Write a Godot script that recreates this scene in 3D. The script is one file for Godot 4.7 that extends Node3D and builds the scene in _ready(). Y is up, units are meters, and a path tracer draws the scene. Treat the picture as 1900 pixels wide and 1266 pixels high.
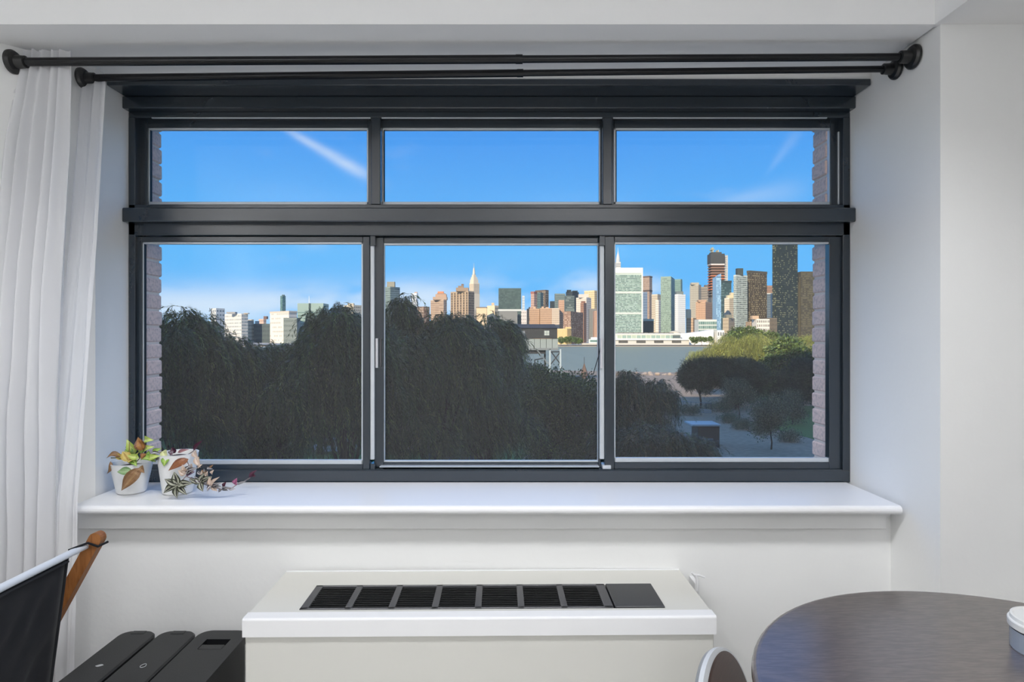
extends Node3D

# ---------------------------------------------------------------- frame of reference
# y up, metres, the room floor at y = 0. The eye stands at the origin of x and z, 1.4 m above the floor,
# and looks along -z. D is the distance in front of the eye (z = -D), h the height above the eye.
const EYE := 1.4
const F := 1117.0     # focal length in pixels of the 1900 x 1266 frame
const VX := 940.0     # where the axis meets the frame
const VY := 625.0
var M := {}
var used := {}
var rng := RandomNumberGenerator.new()

func P(x: float, h: float, d: float) -> Vector3:
	return Vector3(x, EYE + h, -d)

func at(px: float, py: float, d: float) -> Vector3:
	return Vector3((px - VX) / F * d, EYE + (VY - py) / F * d, -d)

func lin(r: float, g: float, b: float) -> Color:
	return Color(r, g, b).linear_to_srgb()

# ---------------------------------------------------------------- mesh builder
class MB:
	var v := PackedVector3Array()
	var n := PackedVector3Array()
	var c := PackedColorArray()
	var uv := PackedVector2Array()
	var col := Color(1, 1, 1)
	var colored := false

	func tri(a: Vector3, b: Vector3, d: Vector3, na := Vector3.ZERO, nb := Vector3.ZERO, nd := Vector3.ZERO) -> void:
		if na == Vector3.ZERO:
			var f := (b - a).cross(d - a).normalized()
			na = f; nb = f; nd = f
		v.append(a); v.append(d); v.append(b)
		n.append(na); n.append(nd); n.append(nb)
		for i in 3:
			c.append(col)

	func quad(a: Vector3, b: Vector3, d: Vector3, e: Vector3) -> void:
		tri(a, b, d)
		tri(a, d, e)

	func squad(p: Array, q: Array) -> void:
		tri(p[0], p[1], p[2], q[0], q[1], q[2])
		tri(p[0], p[2], p[3], q[0], q[2], q[3])

	# a box by centre, size and axes
	func box(ctr: Vector3, s: Vector3, b := Basis()) -> void:
		var x := b.x * s.x / 2; var y := b.y * s.y / 2; var z := b.z * s.z / 2
		quad(ctr - x - y + z, ctr + x - y + z, ctr + x + y + z, ctr - x + y + z)
		quad(ctr + x - y - z, ctr - x - y - z, ctr - x + y - z, ctr + x + y - z)
		quad(ctr + x - y + z, ctr + x - y - z, ctr + x + y - z, ctr + x + y + z)
		quad(ctr - x - y - z, ctr - x - y + z, ctr - x + y + z, ctr - x + y - z)
		quad(ctr - x + y + z, ctr + x + y + z, ctr + x + y - z, ctr - x + y - z)
		quad(ctr - x - y - z, ctr + x - y - z, ctr + x - y + z, ctr - x - y + z)

	# a chamfered box
	func cbox(ctr: Vector3, s: Vector3, k := 0.002, b := Basis()) -> void:
		k = minf(k, minf(s.x, minf(s.y, s.z)) * 0.45)
		var hs := s / 2
		var ax := [b.x, b.y, b.z]
		var he := [hs.x, hs.y, hs.z]
		for i in 3:
			var j: int = (i + 1) % 3
			var l: int = (i + 2) % 3
			for sg in [-1.0, 1.0]:
				var o: Vector3 = ctr + ax[i] * he[i] * sg
				var u: Vector3 = ax[j] * (he[j] - k)
				var w: Vector3 = ax[l] * (he[l] - k) * sg
				quad(o - u - w, o + u - w, o + u + w, o - u + w)
			for sj in [-1.0, 1.0]:
				for sl in [-1.0, 1.0]:
					var e1: Vector3 = ctr + ax[j] * he[j] * sj + ax[l] * (he[l] - k) * sl
					var e2: Vector3 = ctr + ax[j] * (he[j] - k) * sj + ax[l] * he[l] * sl
					var d: Vector3 = ax[i] * (he[i] - k)
					_out(e1 - d, e1 + d, e2 + d, e2 - d, ctr)
		for sx in [-1.0, 1.0]:
			for sy in [-1.0, 1.0]:
				for sz in [-1.0, 1.0]:
					var a: Vector3 = ctr + b.x * hs.x * sx + b.y * (hs.y - k) * sy + b.z * (hs.z - k) * sz
					var d2: Vector3 = ctr + b.x * (hs.x - k) * sx + b.y * hs.y * sy + b.z * (hs.z - k) * sz
					var e: Vector3 = ctr + b.x * (hs.x - k) * sx + b.y * (hs.y - k) * sy + b.z * hs.z * sz
					if (d2 - a).cross(e - a).dot(a - ctr) < 0:
						tri(a, e, d2)
					else:
						tri(a, d2, e)

	func _out(a: Vector3, b: Vector3, d: Vector3, e: Vector3, ctr: Vector3) -> void:
		if (b - a).cross(d - a).dot((a + d) / 2 - ctr) < 0:
			quad(e, d, b, a)
		else:
			quad(a, b, d, e)

	# box between two corners
	func span(a: Vector3, b: Vector3, k := 0.0) -> void:
		var lo := a.min(b); var hi := a.max(b)
		if k > 0.0:
			cbox((lo + hi) / 2, hi - lo, k)
		else:
			box((lo + hi) / 2, hi - lo)

	# a swept round bar; r is a number or an array of one per point
	func tube(pts: Array, r, sides := 10, caps := true) -> void:
		var rings := []
		var norms := []
		var up := Vector3.UP
		for i in pts.size():
			var t: Vector3 = (pts[mini(i + 1, pts.size() - 1)] - pts[maxi(i - 1, 0)]).normalized()
			if absf(t.dot(up)) > 0.97:
				up = Vector3.RIGHT
			var s := t.cross(up).normalized()
			var w := s.cross(t).normalized()
			up = w
			var rr: float = r[i] if r is Array else r
			var ring := []
			var nn := []
			for k in sides:
				var a := TAU * k / sides
				var d := s * cos(a) + w * sin(a)
				ring.append(pts[i] + d * rr)
				nn.append(d)
			rings.append(ring); norms.append(nn)
		for i in pts.size() - 1:
			for k in sides:
				var l := (k + 1) % sides
				squad([rings[i][k], rings[i + 1][k], rings[i + 1][l], rings[i][l]], [norms[i][k], norms[i + 1][k], norms[i + 1][l], norms[i][l]])
		if caps:
			for k in range(1, sides - 1):
				tri(rings[0][0], rings[0][k], rings[0][k + 1])
				var q: Array = rings[-1]
				tri(q[0], q[k + 1], q[k])

	# a turned body: prof holds (radius, height) from bottom to top, about axis ax through o
	func lathe(prof: Array, o: Vector3, segs := 32, b := Basis(), sx := 1.0, sz := 1.0) -> void:
		for i in prof.size() - 1:
			var p: Vector2 = prof[i]
			var q: Vector2 = prof[i + 1]
			var d := (q - p).normalized()
			for k in segs:
				var a0 := TAU * k / segs
				var a1 := TAU * (k + 1) / segs
				var pp := []
				var nn := []
				for it in [[p, a0], [q, a0], [q, a1], [p, a1]]:
					var w: Vector2 = it[0]
					pp.append(o + b * Vector3(w.x * cos(it[1]) * sx, w.y, w.x * sin(it[1]) * sz))
					nn.append((b * Vector3(d.y * cos(it[1]), -d.x, d.y * sin(it[1]))).normalized())
				squad(pp, nn)

	# a slab: outline in (x, z) plan, from y0 to y1, optional chamfer at the top, taper scales the bottom about the middle
	func slab(poly: Array, y0: float, y1: float, k := 0.0, taper := 1.0, o := Vector3.ZERO) -> void:
		var m := Vector2.ZERO
		for q in poly:
			m += q / poly.size()
		var area := 0.0
		for i in poly.size():
			var a: Vector2 = poly[i]; var b: Vector2 = poly[(i + 1) % poly.size()]
			area += a.x * b.y - b.x * a.y
		var pts := poly.duplicate()
		if area > 0:
			pts.reverse()
		var np := pts.size()
		var inn := []
		for i in np:
			var a: Vector2 = pts[(i + np - 1) % np]; var b: Vector2 = pts[i]; var c2: Vector2 = pts[(i + 1) % np]
			var e1 := (b - a).normalized(); var e2 := (c2 - b).normalized()
			var nrm := (Vector2(e1.y, -e1.x) + Vector2(e2.y, -e2.x)).normalized()
			inn.append(b + nrm * k)
		var bot := []
		for q in pts:
			bot.append(m + (q - m) * taper)
		for i in np:
			var j := (i + 1) % np
			var a3 := o + Vector3(bot[i].x, y0, bot[i].y); var b3 := o + Vector3(bot[j].x, y0, bot[j].y)
			var c3 := o + Vector3(pts[j].x, y1 - k, pts[j].y); var d3 := o + Vector3(pts[i].x, y1 - k, pts[i].y)
			quad(a3, b3, c3, d3)
			if k > 0:
				quad(d3, c3, o + Vector3(inn[j].x, y1, inn[j].y), o + Vector3(inn[i].x, y1, inn[i].y))
		var flat := PackedVector2Array(inn)
		var idx := Geometry2D.triangulate_polygon(flat)
		for t in range(0, idx.size(), 3):
			for side in [0, 1]:
				var src: Array = inn if side == 1 else bot
				var y := y1 if side == 1 else y0
				var a4 := o + Vector3(src[idx[t]].x, y, src[idx[t]].y)
				var b4 := o + Vector3(src[idx[t + 1]].x, y, src[idx[t + 1]].y)
				var c4 := o + Vector3(src[idx[t + 2]].x, y, src[idx[t + 2]].y)
				var up := (b4 - a4).cross(c4 - a4).y > 0
				if up == (side == 1):
					tri(a4, b4, c4)
				else:
					tri(a4, c4, b4)

	# a sheet of nu x nv cells through pts[j][i], smooth
	func sheet(pts: Array) -> void:
		var nv := pts.size(); var nu: int = pts[0].size()
		var nr := []
		for j in nv:
			var row := []
			for i in nu:
				var du: Vector3 = pts[j][mini(i + 1, nu - 1)] - pts[j][maxi(i - 1, 0)]
				var dv: Vector3 = pts[mini(j + 1, nv - 1)][i] - pts[maxi(j - 1, 0)][i]
				row.append(du.cross(dv).normalized())
			nr.append(row)
		for j in nv - 1:
			for i in nu - 1:
				squad([pts[j][i], pts[j][i + 1], pts[j + 1][i + 1], pts[j + 1][i]], [nr[j][i], nr[j][i + 1], nr[j + 1][i + 1], nr[j + 1][i]])

	func mesh() -> ArrayMesh:
		var arr := []
		arr.resize(Mesh.ARRAY_MAX)
		arr[Mesh.ARRAY_VERTEX] = v
		arr[Mesh.ARRAY_NORMAL] = n
		if colored:
			arr[Mesh.ARRAY_COLOR] = c
		var m := ArrayMesh.new()
		m.add_surface_from_arrays(Mesh.PRIMITIVE_TRIANGLES, arr)
		return m

# ---------------------------------------------------------------- objects
func numbered(called: String) -> String:
	if not used.has(called):
		used[called] = 0
		return called
	used[called] += 1
	return "%s_%03d" % [called, used[called]]

func tag(o: Node3D, label: String, category: String, group := "", kind := "") -> Node3D:
	if label: o.set_meta("label", label)
	if category: o.set_meta("category", category)
	if group: o.set_meta("group", group)
	if kind: o.set_meta("kind", kind)
	return o

func thing(called: String, label: String, category: String, pos := Vector3.ZERO, group := "", turn := 0.0) -> Node3D:
	var o := Node3D.new()
	o.name = numbered(called)
	add_child(o)
	o.position = pos
	o.rotation.y = turn
	return tag(o, label, category, group)

func part(parent: Node3D, called: String, mb: MB, m: Material, label := "", kind := "") -> MeshInstance3D:
	var o := MeshInstance3D.new()
	o.name = called
	o.mesh = mb.mesh()
	o.material_override = m
	parent.add_child(o, true)
	if label: o.set_meta("label", label)
	if kind: o.set_meta("kind", kind)
	return o

func struct(called: String, mb: MB, m: Material) -> MeshInstance3D:
	var o := part(self, called, mb, m)
	o.set_meta("kind", "structure")
	return o

func structure(called: String) -> Node3D:
	var o := Node3D.new()
	o.name = called
	add_child(o)
	o.set_meta("kind", "structure")
	return o

# one box as a part, by corners
func pbox(parent: Node3D, called: String, a: Vector3, b: Vector3, m: Material, k := 0.0) -> MeshInstance3D:
	var mb := MB.new()
	mb.span(a, b, k)
	return part(parent, called, mb, m)

# ---------------------------------------------------------------- materials
func noise_tex(freq: float, sz := 512, oct := 4, normal := false, strength := 4.0, sd := 1, kind := FastNoiseLite.TYPE_SIMPLEX_SMOOTH) -> NoiseTexture2D:
	var n := FastNoiseLite.new()
	n.seed = sd
	n.noise_type = kind
	n.frequency = freq
	n.fractal_octaves = oct
	var t := NoiseTexture2D.new()
	t.width = sz; t.height = sz
	t.seamless = true
	t.noise = n
	t.as_normal_map = normal
	t.bump_strength = strength
	return t

func ramp_tex(freq: float, cols: Array, sz := 512, oct := 4, sd := 1) -> NoiseTexture2D:
	var t := noise_tex(freq, sz, oct, false, 4.0, sd)
	var g := Gradient.new()
	var offs := PackedFloat32Array()
	for i in cols.size():
		offs.append(float(i) / (cols.size() - 1))
	g.offsets = offs
	g.colors = PackedColorArray(cols)
	t.color_ramp = g
	return t

func mat(called: String, c: Color, rough := 0.8, spec := 0.5, metal := 0.0) -> StandardMaterial3D:
	var m := StandardMaterial3D.new()
	m.resource_name = called
	m.albedo_color = c
	m.roughness = rough
	m.metallic_specular = spec
	m.metallic = metal
	M[called] = m
	return m

func bump(m: StandardMaterial3D, tex: Texture2D, scale: float, amount: float) -> void:
	m.uv1_triplanar = true
	m.uv1_world_triplanar = true
	m.uv1_scale = Vector3.ONE * scale
	m.normal_enabled = true
	m.normal_texture = tex
	m.normal_scale = amount

func materials() -> void:
	var fine := noise_tex(0.03, 512, 5, true, 3.0, 3)
	var m := mat("wall_paint", Color(0.945, 0.945, 0.94), 0.75, 0.35)
	bump(m, fine, 1.3, 0.10)
	m = mat("ceiling_paint", Color(0.955, 0.955, 0.955), 0.9, 0.2)
	bump(m, fine, 1.1, 0.08)
	m = mat("sill_paint", Color(0.945, 0.945, 0.95), 0.35, 0.5)
	bump(m, fine, 1.0, 0.05)
	m = mat("enamel", Color(0.14, 0.18, 0.215), 0.24, 0.6)
	m.clearcoat_enabled = true; m.clearcoat = 0.4; m.clearcoat_roughness = 0.12
	bump(m, fine, 1.6, 0.04)
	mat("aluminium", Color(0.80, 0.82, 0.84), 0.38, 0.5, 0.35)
	mat("gasket", Color(0.05, 0.05, 0.055), 0.6)
	mat("latch_metal", Color(0.80, 0.80, 0.82), 0.3, 0.5, 0.4)
	m = mat("pane", Color(1, 1, 1, 0.02), 0.02, 0.22)
	m.transparency = BaseMaterial3D.TRANSPARENCY_ALPHA
	mat("rod_metal", Color(0.10, 0.105, 0.115), 0.22, 0.6, 0.55)
	mat("rod_end", Color(0.03, 0.03, 0.033), 0.35, 0.6)
	m = mat("sheer", Color(0.96, 0.96, 0.965, 0.80), 0.9, 0.1)
	m.transparency = BaseMaterial3D.TRANSPARENCY_ALPHA
	m.backlight_enabled = true; m.backlight = Color(0.75, 0.75, 0.76)
	m.cull_mode = BaseMaterial3D.CULL_DISABLED
	m = mat("brick", Color(0.96, 0.87, 0.81), 0.85)
	m.uv1_triplanar = true; m.uv1_world_triplanar = true; m.uv1_scale = Vector3.ONE * 6.0
	m.albedo_texture = ramp_tex(0.02, [Color(0.80, 0.78, 0.79), Color(0.95, 0.92, 0.93), Color(1, 0.98, 0.98)], 512, 5, 11)
	m.normal_enabled = true; m.normal_texture = fine; m.normal_scale = 0.5
	m = mat("mortar", Color(0.92, 0.86, 0.81), 0.95)
	bump(m, fine, 8.0, 0.5)
	m = mat("stone", Color(0.80, 0.80, 0.79), 0.7)
	bump(m, fine, 5.0, 0.3)
	m = mat("facade_brick", Color(0.58, 0.54, 0.54), 0.9)
	# interior things
	m = mat("unit_metal", Color(0.835, 0.83, 0.805), 0.45, 0.5)
	bump(m, fine, 0.8, 0.03)
	m = mat("unit_front", Color(0.84, 0.835, 0.81), 0.5, 0.5)
	m = mat("unit_cap", Color(0.925, 0.925, 0.93), 0.28, 0.5)
	mat("grille_grey", Color(0.33, 0.33, 0.34), 0.4, 0.5, 0.3)
	mat("grille_black", Color(0.045, 0.047, 0.05), 0.45)
	m = mat("door_grey", Color(0.23, 0.235, 0.245), 0.4, 0.5, 0.2)
	m = mat("bin_plastic", Color(0.105, 0.11, 0.12), 0.42, 0.5)
	bump(m, noise_tex(0.2, 256, 2, true, 2.0, 5), 6.0, 0.12)
	mat("bin_dark", Color(0.05, 0.052, 0.058), 0.4)
	mat("print_white", Color(0.72, 0.73, 0.74), 0.6)
	m = mat("black_cloth", Color(0.115, 0.12, 0.135), 0.85, 0.3)
	m.rim_enabled = true; m.rim = 0.4; m.rim_tint = 0.4
	bump(m, noise_tex(0.25, 256, 2, true, 4.0, 6), 14.0, 0.35)
	m = mat("hamper_wood", Color(0.60, 0.39, 0.21), 0.5)
	m.uv1_triplanar = true; m.uv1_scale = Vector3(9, 1.2, 9)
	m.albedo_texture = ramp_tex(0.03, [Color(0.72, 0.66, 0.6), Color(1, 1, 1), Color(0.85, 0.8, 0.74)], 256, 4, 21)
	mat("hamper_rod", Color(0.80, 0.82, 0.85), 0.35, 0.5)
	m = mat("table_wood", Color(0.42, 0.385, 0.37), 0.32, 0.7)
	m.uv1_triplanar = true; m.uv1_scale = Vector3(0.9, 3.0, 9.0)
	m.albedo_texture = ramp_tex(0.02, [Color(0.62, 0.58, 0.56), Color(0.95, 0.92, 0.9), Color(0.74, 0.70, 0.68), Color(1, 1, 1)], 512, 5, 31)
	m.normal_enabled = true; m.normal_texture = fine; m.normal_scale = 0.07
	m.clearcoat_enabled = true; m.clearcoat = 0.8; m.clearcoat_roughness = 0.25
	m = mat("chair_wood", Color(0.27, 0.17, 0.13), 0.3, 0.5)
	m.uv1_triplanar = true; m.uv1_scale = Vector3(2.0, 14.0, 2.0)
	m.albedo_texture = ramp_tex(0.03, [Color(0.6, 0.55, 0.52), Color(1, 1, 1), Color(0.8, 0.76, 0.72)], 256, 4, 33)
	mat("chair_rim", Color(0.80, 0.81, 0.82), 0.35, 0.5)
	mat("tin", Color(0.78, 0.81, 0.84), 0.25, 0.5, 0.55)
	mat("tin_lid", Color(0.90, 0.90, 0.89), 0.35, 0.5)
	m = mat("pot_white", Color(0.945, 0.945, 0.94), 0.4)
	m = mat("soil", Color(0.20, 0.14, 0.10), 0.95)
	mat("floor_wood", Color(0.87, 0.86, 0.84), 0.4)
	m = mat("added_lamp_glass", Color(0.95, 0.95, 0.93), 0.5)  # glowing cover of the added room lamps
	m.emission_enabled = true; m.emission = Color(0.985, 0.99, 1.0); m.emission_energy_multiplier = 1.6
	# leaves indoors: colour per vertex
	m = mat("leaf", Color(1, 1, 1), 0.45, 0.5)
	m.vertex_color_use_as_albedo = true
	m.cull_mode = BaseMaterial3D.CULL_DISABLED
	m.backlight_enabled = true; m.backlight = Color(0.35, 0.35, 0.3)
	# outdoors
	m = mat("foliage", Color(1, 1, 1), 0.42, 0.5)
	m.vertex_color_use_as_albedo = true
	m.cull_mode = BaseMaterial3D.CULL_DISABLED
	m.backlight_enabled = true; m.backlight = Color(0.5, 0.55, 0.3)
	m = mat("bark", Color(0.25, 0.22, 0.19), 0.95)
	bump(m, fine, 2.0, 0.6)
	m = mat("water", Color(0.60, 0.615, 0.52), 0.45, 0.2)
	m.uv1_triplanar = true; m.uv1_world_triplanar = true; m.uv1_scale = Vector3(0.012, 0.05, 0.05)
	m.albedo_texture = ramp_tex(0.015, [Color(0.80, 0.84, 0.85), Color(1, 1, 1), Color(0.86, 0.90, 0.91)], 512, 5, 41)
	m.normal_enabled = true; m.normal_texture = noise_tex(0.03, 512, 5, true, 6.0, 42); m.normal_scale = 0.6
	m = mat("paving", Color(0.70, 0.615, 0.515), 0.9)
	m.uv1_triplanar = true; m.uv1_world_triplanar = true; m.uv1_scale = Vector3.ONE * 0.12
	m.albedo_texture = ramp_tex(0.02, [Color(0.82, 0.82, 0.82), Color(1, 1, 1)], 512, 5, 43)
	m = mat("grass", Color(0.40, 0.52, 0.24), 0.95)
	m.uv1_triplanar = true; m.uv1_world_triplanar = true; m.uv1_scale = Vector3.ONE * 0.15
	m.albedo_texture = ramp_tex(0.03, [Color(0.7, 0.75, 0.65), Color(1, 1, 1)], 512, 5, 44)
	m = mat("asphalt", Color(0.36, 0.37, 0.385), 0.9)
	m = mat("rock", Color(0.66, 0.60, 0.54), 0.95)
	mat("concrete", Color(0.66, 0.65, 0.62), 0.9)
	mat("dark_metal", Color(0.17, 0.18, 0.19), 0.6)
	mat("grey_steel", Color(0.50, 0.53, 0.54), 0.5)
	mat("pale_steel", Color(0.70, 0.75, 0.77), 0.5)
	mat("car_blue", Color(0.20, 0.36, 0.62), 0.25)
	mat("car_white", Color(0.85, 0.86, 0.86), 0.25)
	mat("car_glass", Color(0.06, 0.07, 0.08), 0.08)
	mat("rubber", Color(0.04, 0.04, 0.04), 0.8)
	mat("sign_yellow", Color(0.93, 0.60, 0.10), 0.6)
	mat("roof_slate", Color(0.22, 0.23, 0.25), 0.8)

func tint(c: Color, rough := 0.75) -> StandardMaterial3D:
	var key := "facade_" + c.to_html() + str(rough)
	if not M.has(key):
		mat(key, c, rough, 0.4)
	return M[key]

# ---------------------------------------------------------------- sky
func sky_image() -> ImageTexture:
	var w := 2048
	var hh := 1024
	var data := PackedFloat32Array()
	data.resize(w * hh * 3)
	var n1 := FastNoiseLite.new()
	n1.seed = 8; n1.frequency = 1.0; n1.fractal_octaves = 5; n1.noise_type = FastNoiseLite.TYPE_SIMPLEX_SMOOTH
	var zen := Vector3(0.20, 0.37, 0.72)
	var high := Vector3(0.060, 0.315, 0.90)
	var mid := Vector3(0.125, 0.50, 0.99)
	var low := Vector3(0.36, 0.70, 0.98)
	var white := Vector3(0.78, 0.88, 0.98)
	var k := 0
	for j in hh:
		var el := 90.0 - (j + 0.5) * 180.0 / hh
		var base: Vector3
		if el <= 0.0:
			base = Vector3(0.32, 0.44, 0.50)
		elif el < 3.0:
			base = low.lerp(mid, smoothstep(-1.0, 4.2, el))
		elif el < 8.0:
			base = low.lerp(mid, smoothstep(-1.0, 4.2, el)).lerp(mid, smoothstep(3.0, 8.0, el))
		elif el < 20.0:
			base = mid.lerp(high, (el - 8.0) / 12.0)
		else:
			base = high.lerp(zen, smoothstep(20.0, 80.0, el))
		for i in w:
			var c := base
			if el > 0.0 and el < 60.0:
				var az := (i + 0.5) * 360.0 / w
				if az > 180.0:
					az -= 360.0
				var a := deg_to_rad(az)
				# thin cirrus everywhere, thicker in a low bank
				var q := Vector3(sin(a) * 3.0, el * 0.16, cos(a) * 3.0)
				var f := n1.get_noise_3dv(q) * 0.5 + 0.5
				var g := n1.get_noise_3dv(q * 3.1 + Vector3(7, 1, 3)) * 0.5 + 0.5
				var bank := exp(-pow((el - 3.6 - 1.1 * sin(a * 3.0 + 0.4)) / 1.7, 2.0)) * smoothstep(0.40, 0.72, f * 0.7 + g * 0.3 + 0.20 * sin(a * 2.0 + 2.9))
				var wisp := smoothstep(0.63, 0.92, f) * smoothstep(0.35, 0.8, g) * exp(-pow((el - 13.0) / 14.0, 2.0)) * 0.35
				# streaks of drawn-out cirrus
				var s := streak(az, el, -21.5, 18.6, -12.6, 14.4, 0.50) * (0.30 + 0.55 * g)
				s += streak(az, el, 23.4, 14.0, 25.8, 17.0, 0.42) * 0.16
				s += streak(az, el, 19.0, 11.9, 26.0, 12.4, 0.9) * 0.45 * f
				s += streak(az, el, 62.0, 15.0, 70.0, 11.0, 0.8) * 0.6 + streak(az, el, -70.0, 12.0, -58.0, 16.0, 0.7) * 0.6
				s += streak(az, el, 130.0, 14.0, 142.0, 18.0, 0.8) * 0.6 + streak(az, el, -150.0, 10.0, -138.0, 14.0, 0.8) * 0.6
				c = c.lerp(white, clampf(bank * 0.75 + wisp + s * 0.8, 0.0, 0.85))
			data[k] = c.x; data[k + 1] = c.y; data[k + 2] = c.z
			k += 3
	var im := Image.create_from_data(w, hh, false, Image.FORMAT_RGBF, data.to_byte_array())
	return ImageTexture.create_from_image(im)

func streak(x: float, y: float, x0: float, y0: float, x1: float, y1: float, width: float) -> float:
	var d := Vector2(x1 - x0, y1 - y0)
	var r := Vector2(x - x0, y - y0)
	var t := r.dot(d) / d.length_squared()
	if t < -0.3 or t > 1.3:
		return 0.0
	var off := absf(r.cross(d)) / d.length()
	var wd := width * (0.4 + 0.8 * clampf(t, 0.0, 1.0))
	return exp(-pow(off / wd, 2.0)) * smoothstep(-0.2, 0.4, t) * smoothstep(1.25, 0.75, t)

# ---------------------------------------------------------------- main
func _ready() -> void:
	rng.seed = 5
	# --- camera
	var cam := Camera3D.new()
	cam.name = "camera"
	add_child(cam)
	cam.position = Vector3(0, EYE, 0)
	var near := 0.05
	cam.set_frustum(near * 1266.0 / F, Vector2(950.0 - VX, VY - 633.0) / F * near, near, 5000.0)
	cam.current = true
	# --- sky
	var env := Environment.new()
	env.background_mode = Environment.BG_SKY
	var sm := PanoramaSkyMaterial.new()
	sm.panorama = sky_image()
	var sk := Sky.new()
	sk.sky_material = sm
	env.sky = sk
	env.tonemap_mode = Environment.TONE_MAPPER_LINEAR
	env.tonemap_exposure = 1.0
	env.sdfgi_enabled = true; env.ssao_enabled = true; env.ssil_enabled = true
	var we := WorldEnvironment.new()
	we.name = "environment"
	we.environment = env
	add_child(we)
	# --- sun: low, behind the house and to the left
	var sun := DirectionalLight3D.new()
	sun.name = "sun"
	sun.light_color = Color(1.0, 0.93, 0.82)
	sun.light_energy = 1.65
	sun.light_angular_distance = 0.6
	sun.shadow_enabled = true
	add_child(sun)
	var az := deg_to_rad(27.0)
	var el := deg_to_rad(24.0)
	sun.look_at_from_position(Vector3(-sin(az) * cos(el), sin(el), cos(az) * cos(el)) * 100.0, Vector3.ZERO)
	materials()
	# --- added lamps, out of view, that fill the room with light
	added_downlight("left added ceiling fill lamp above the viewer, unseen", Vector3(-0.80, 2.7, -0.62))
	added_downlight("middle added ceiling fill lamp above the viewer, unseen", Vector3(-0.10, 2.7, -0.62))
	added_downlight("right added ceiling fill lamp above the viewer, unseen", Vector3(0.60, 2.7, -0.62))
	added_floor_lamp("added uplight, unseen, by the left wall behind the viewer", Vector3(-1.95, 0, 1.6))
	added_floor_lamp("added uplight, unseen, to the right behind the viewer", Vector3(0.60, 0, 2.0))
	room()
	window()
	outside_wall()
	curtain_rods()
	curtains()
	air_conditioner()
	recycling_bins()
	hamper()
	table_and_chair()
	plants()
	landscape()
	city()
	near_shore()
	trees()

func added_downlight(label: String, pos: Vector3) -> void:  # added lamp, unseen, put in to brighten the sill and window reveals
	var t := thing("added_downlight", label, "lamp", pos, "added fill lamps in the ceiling")
	var mb := MB.new()
	mb.lathe([Vector2(0.165, -0.001), Vector2(0.19, -0.001), Vector2(0.19, -0.006), Vector2(0.168, -0.010), Vector2(0.165, -0.001)], Vector3.ZERO, 40)
	part(t, "trim_ring", mb, M.chair_rim)
	mb = MB.new()
	mb.lathe([Vector2(0, -0.003), Vector2(0.166, -0.003), Vector2(0.166, 0.0), Vector2(0, 0.0)], Vector3.ZERO, 40)
	part(t, "lamp_lens", mb, M.added_lamp_glass)
	var l := SpotLight3D.new()
	l.name = "added_lamp_light"
	l.spot_range = 12.0
	l.spot_attenuation = 2.0
	l.spot_angle = 62.0
	l.spot_angle_attenuation = 0.45
	l.light_size = 0.16
	l.light_color = Color(0.985, 0.99, 1.0)
	l.light_energy = 1.75
	l.shadow_enabled = true
	t.add_child(l)
	l.position = Vector3(0, -0.02, 0)
	l.rotation_degrees = Vector3(-90, 0, 0)

# an added lamp, unseen, that bounces fill light off the ceiling
func added_floor_lamp(label: String, pos: Vector3) -> void:
	var t := thing("added_floor_lamp", label, "lamp", pos)
	var mb := MB.new()
	mb.lathe([Vector2(0, 0), Vector2(0.15, 0), Vector2(0.15, 0.015), Vector2(0.02, 0.03), Vector2(0, 0.03)], Vector3.ZERO, 32)
	part(t, "base", mb, M.rod_end)
	mb = MB.new()
	mb.tube([Vector3(0, 0.02, 0), Vector3(0, 1.66, 0)], 0.012, 14)
	part(t, "pole", mb, M.rod_end)
	mb = MB.new()
	mb.lathe([Vector2(0.02, 1.64), Vector2(0.14, 1.68), Vector2(0.22, 1.76), Vector2(0.215, 1.765), Vector2(0.13, 1.69), Vector2(0.02, 1.66)], Vector3.ZERO, 40)
	part(t, "lamp_bowl", mb, M.rod_end)
	mb = MB.new()
	mb.lathe([Vector2(0, 1.742), Vector2(0.19, 1.742), Vector2(0.19, 1.748), Vector2(0, 1.748)], Vector3.ZERO, 40)
	part(t, "diffuser", mb, M.added_lamp_glass)
	var l := AreaLight3D.new()
	l.name = "added_lamp_light"
	l.area_size = Vector2(0.34, 0.34)
	l.area_range = 12.0
	l.area_attenuation = 2.0
	l.light_color = Color(0.985, 0.99, 1.0)
	l.light_energy = 2.7
	l.shadow_enabled = true
	t.add_child(l)
	l.position = Vector3(0, 1.77, 0)
	l.rotation_degrees = Vector3(90, 0, 0)

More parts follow.
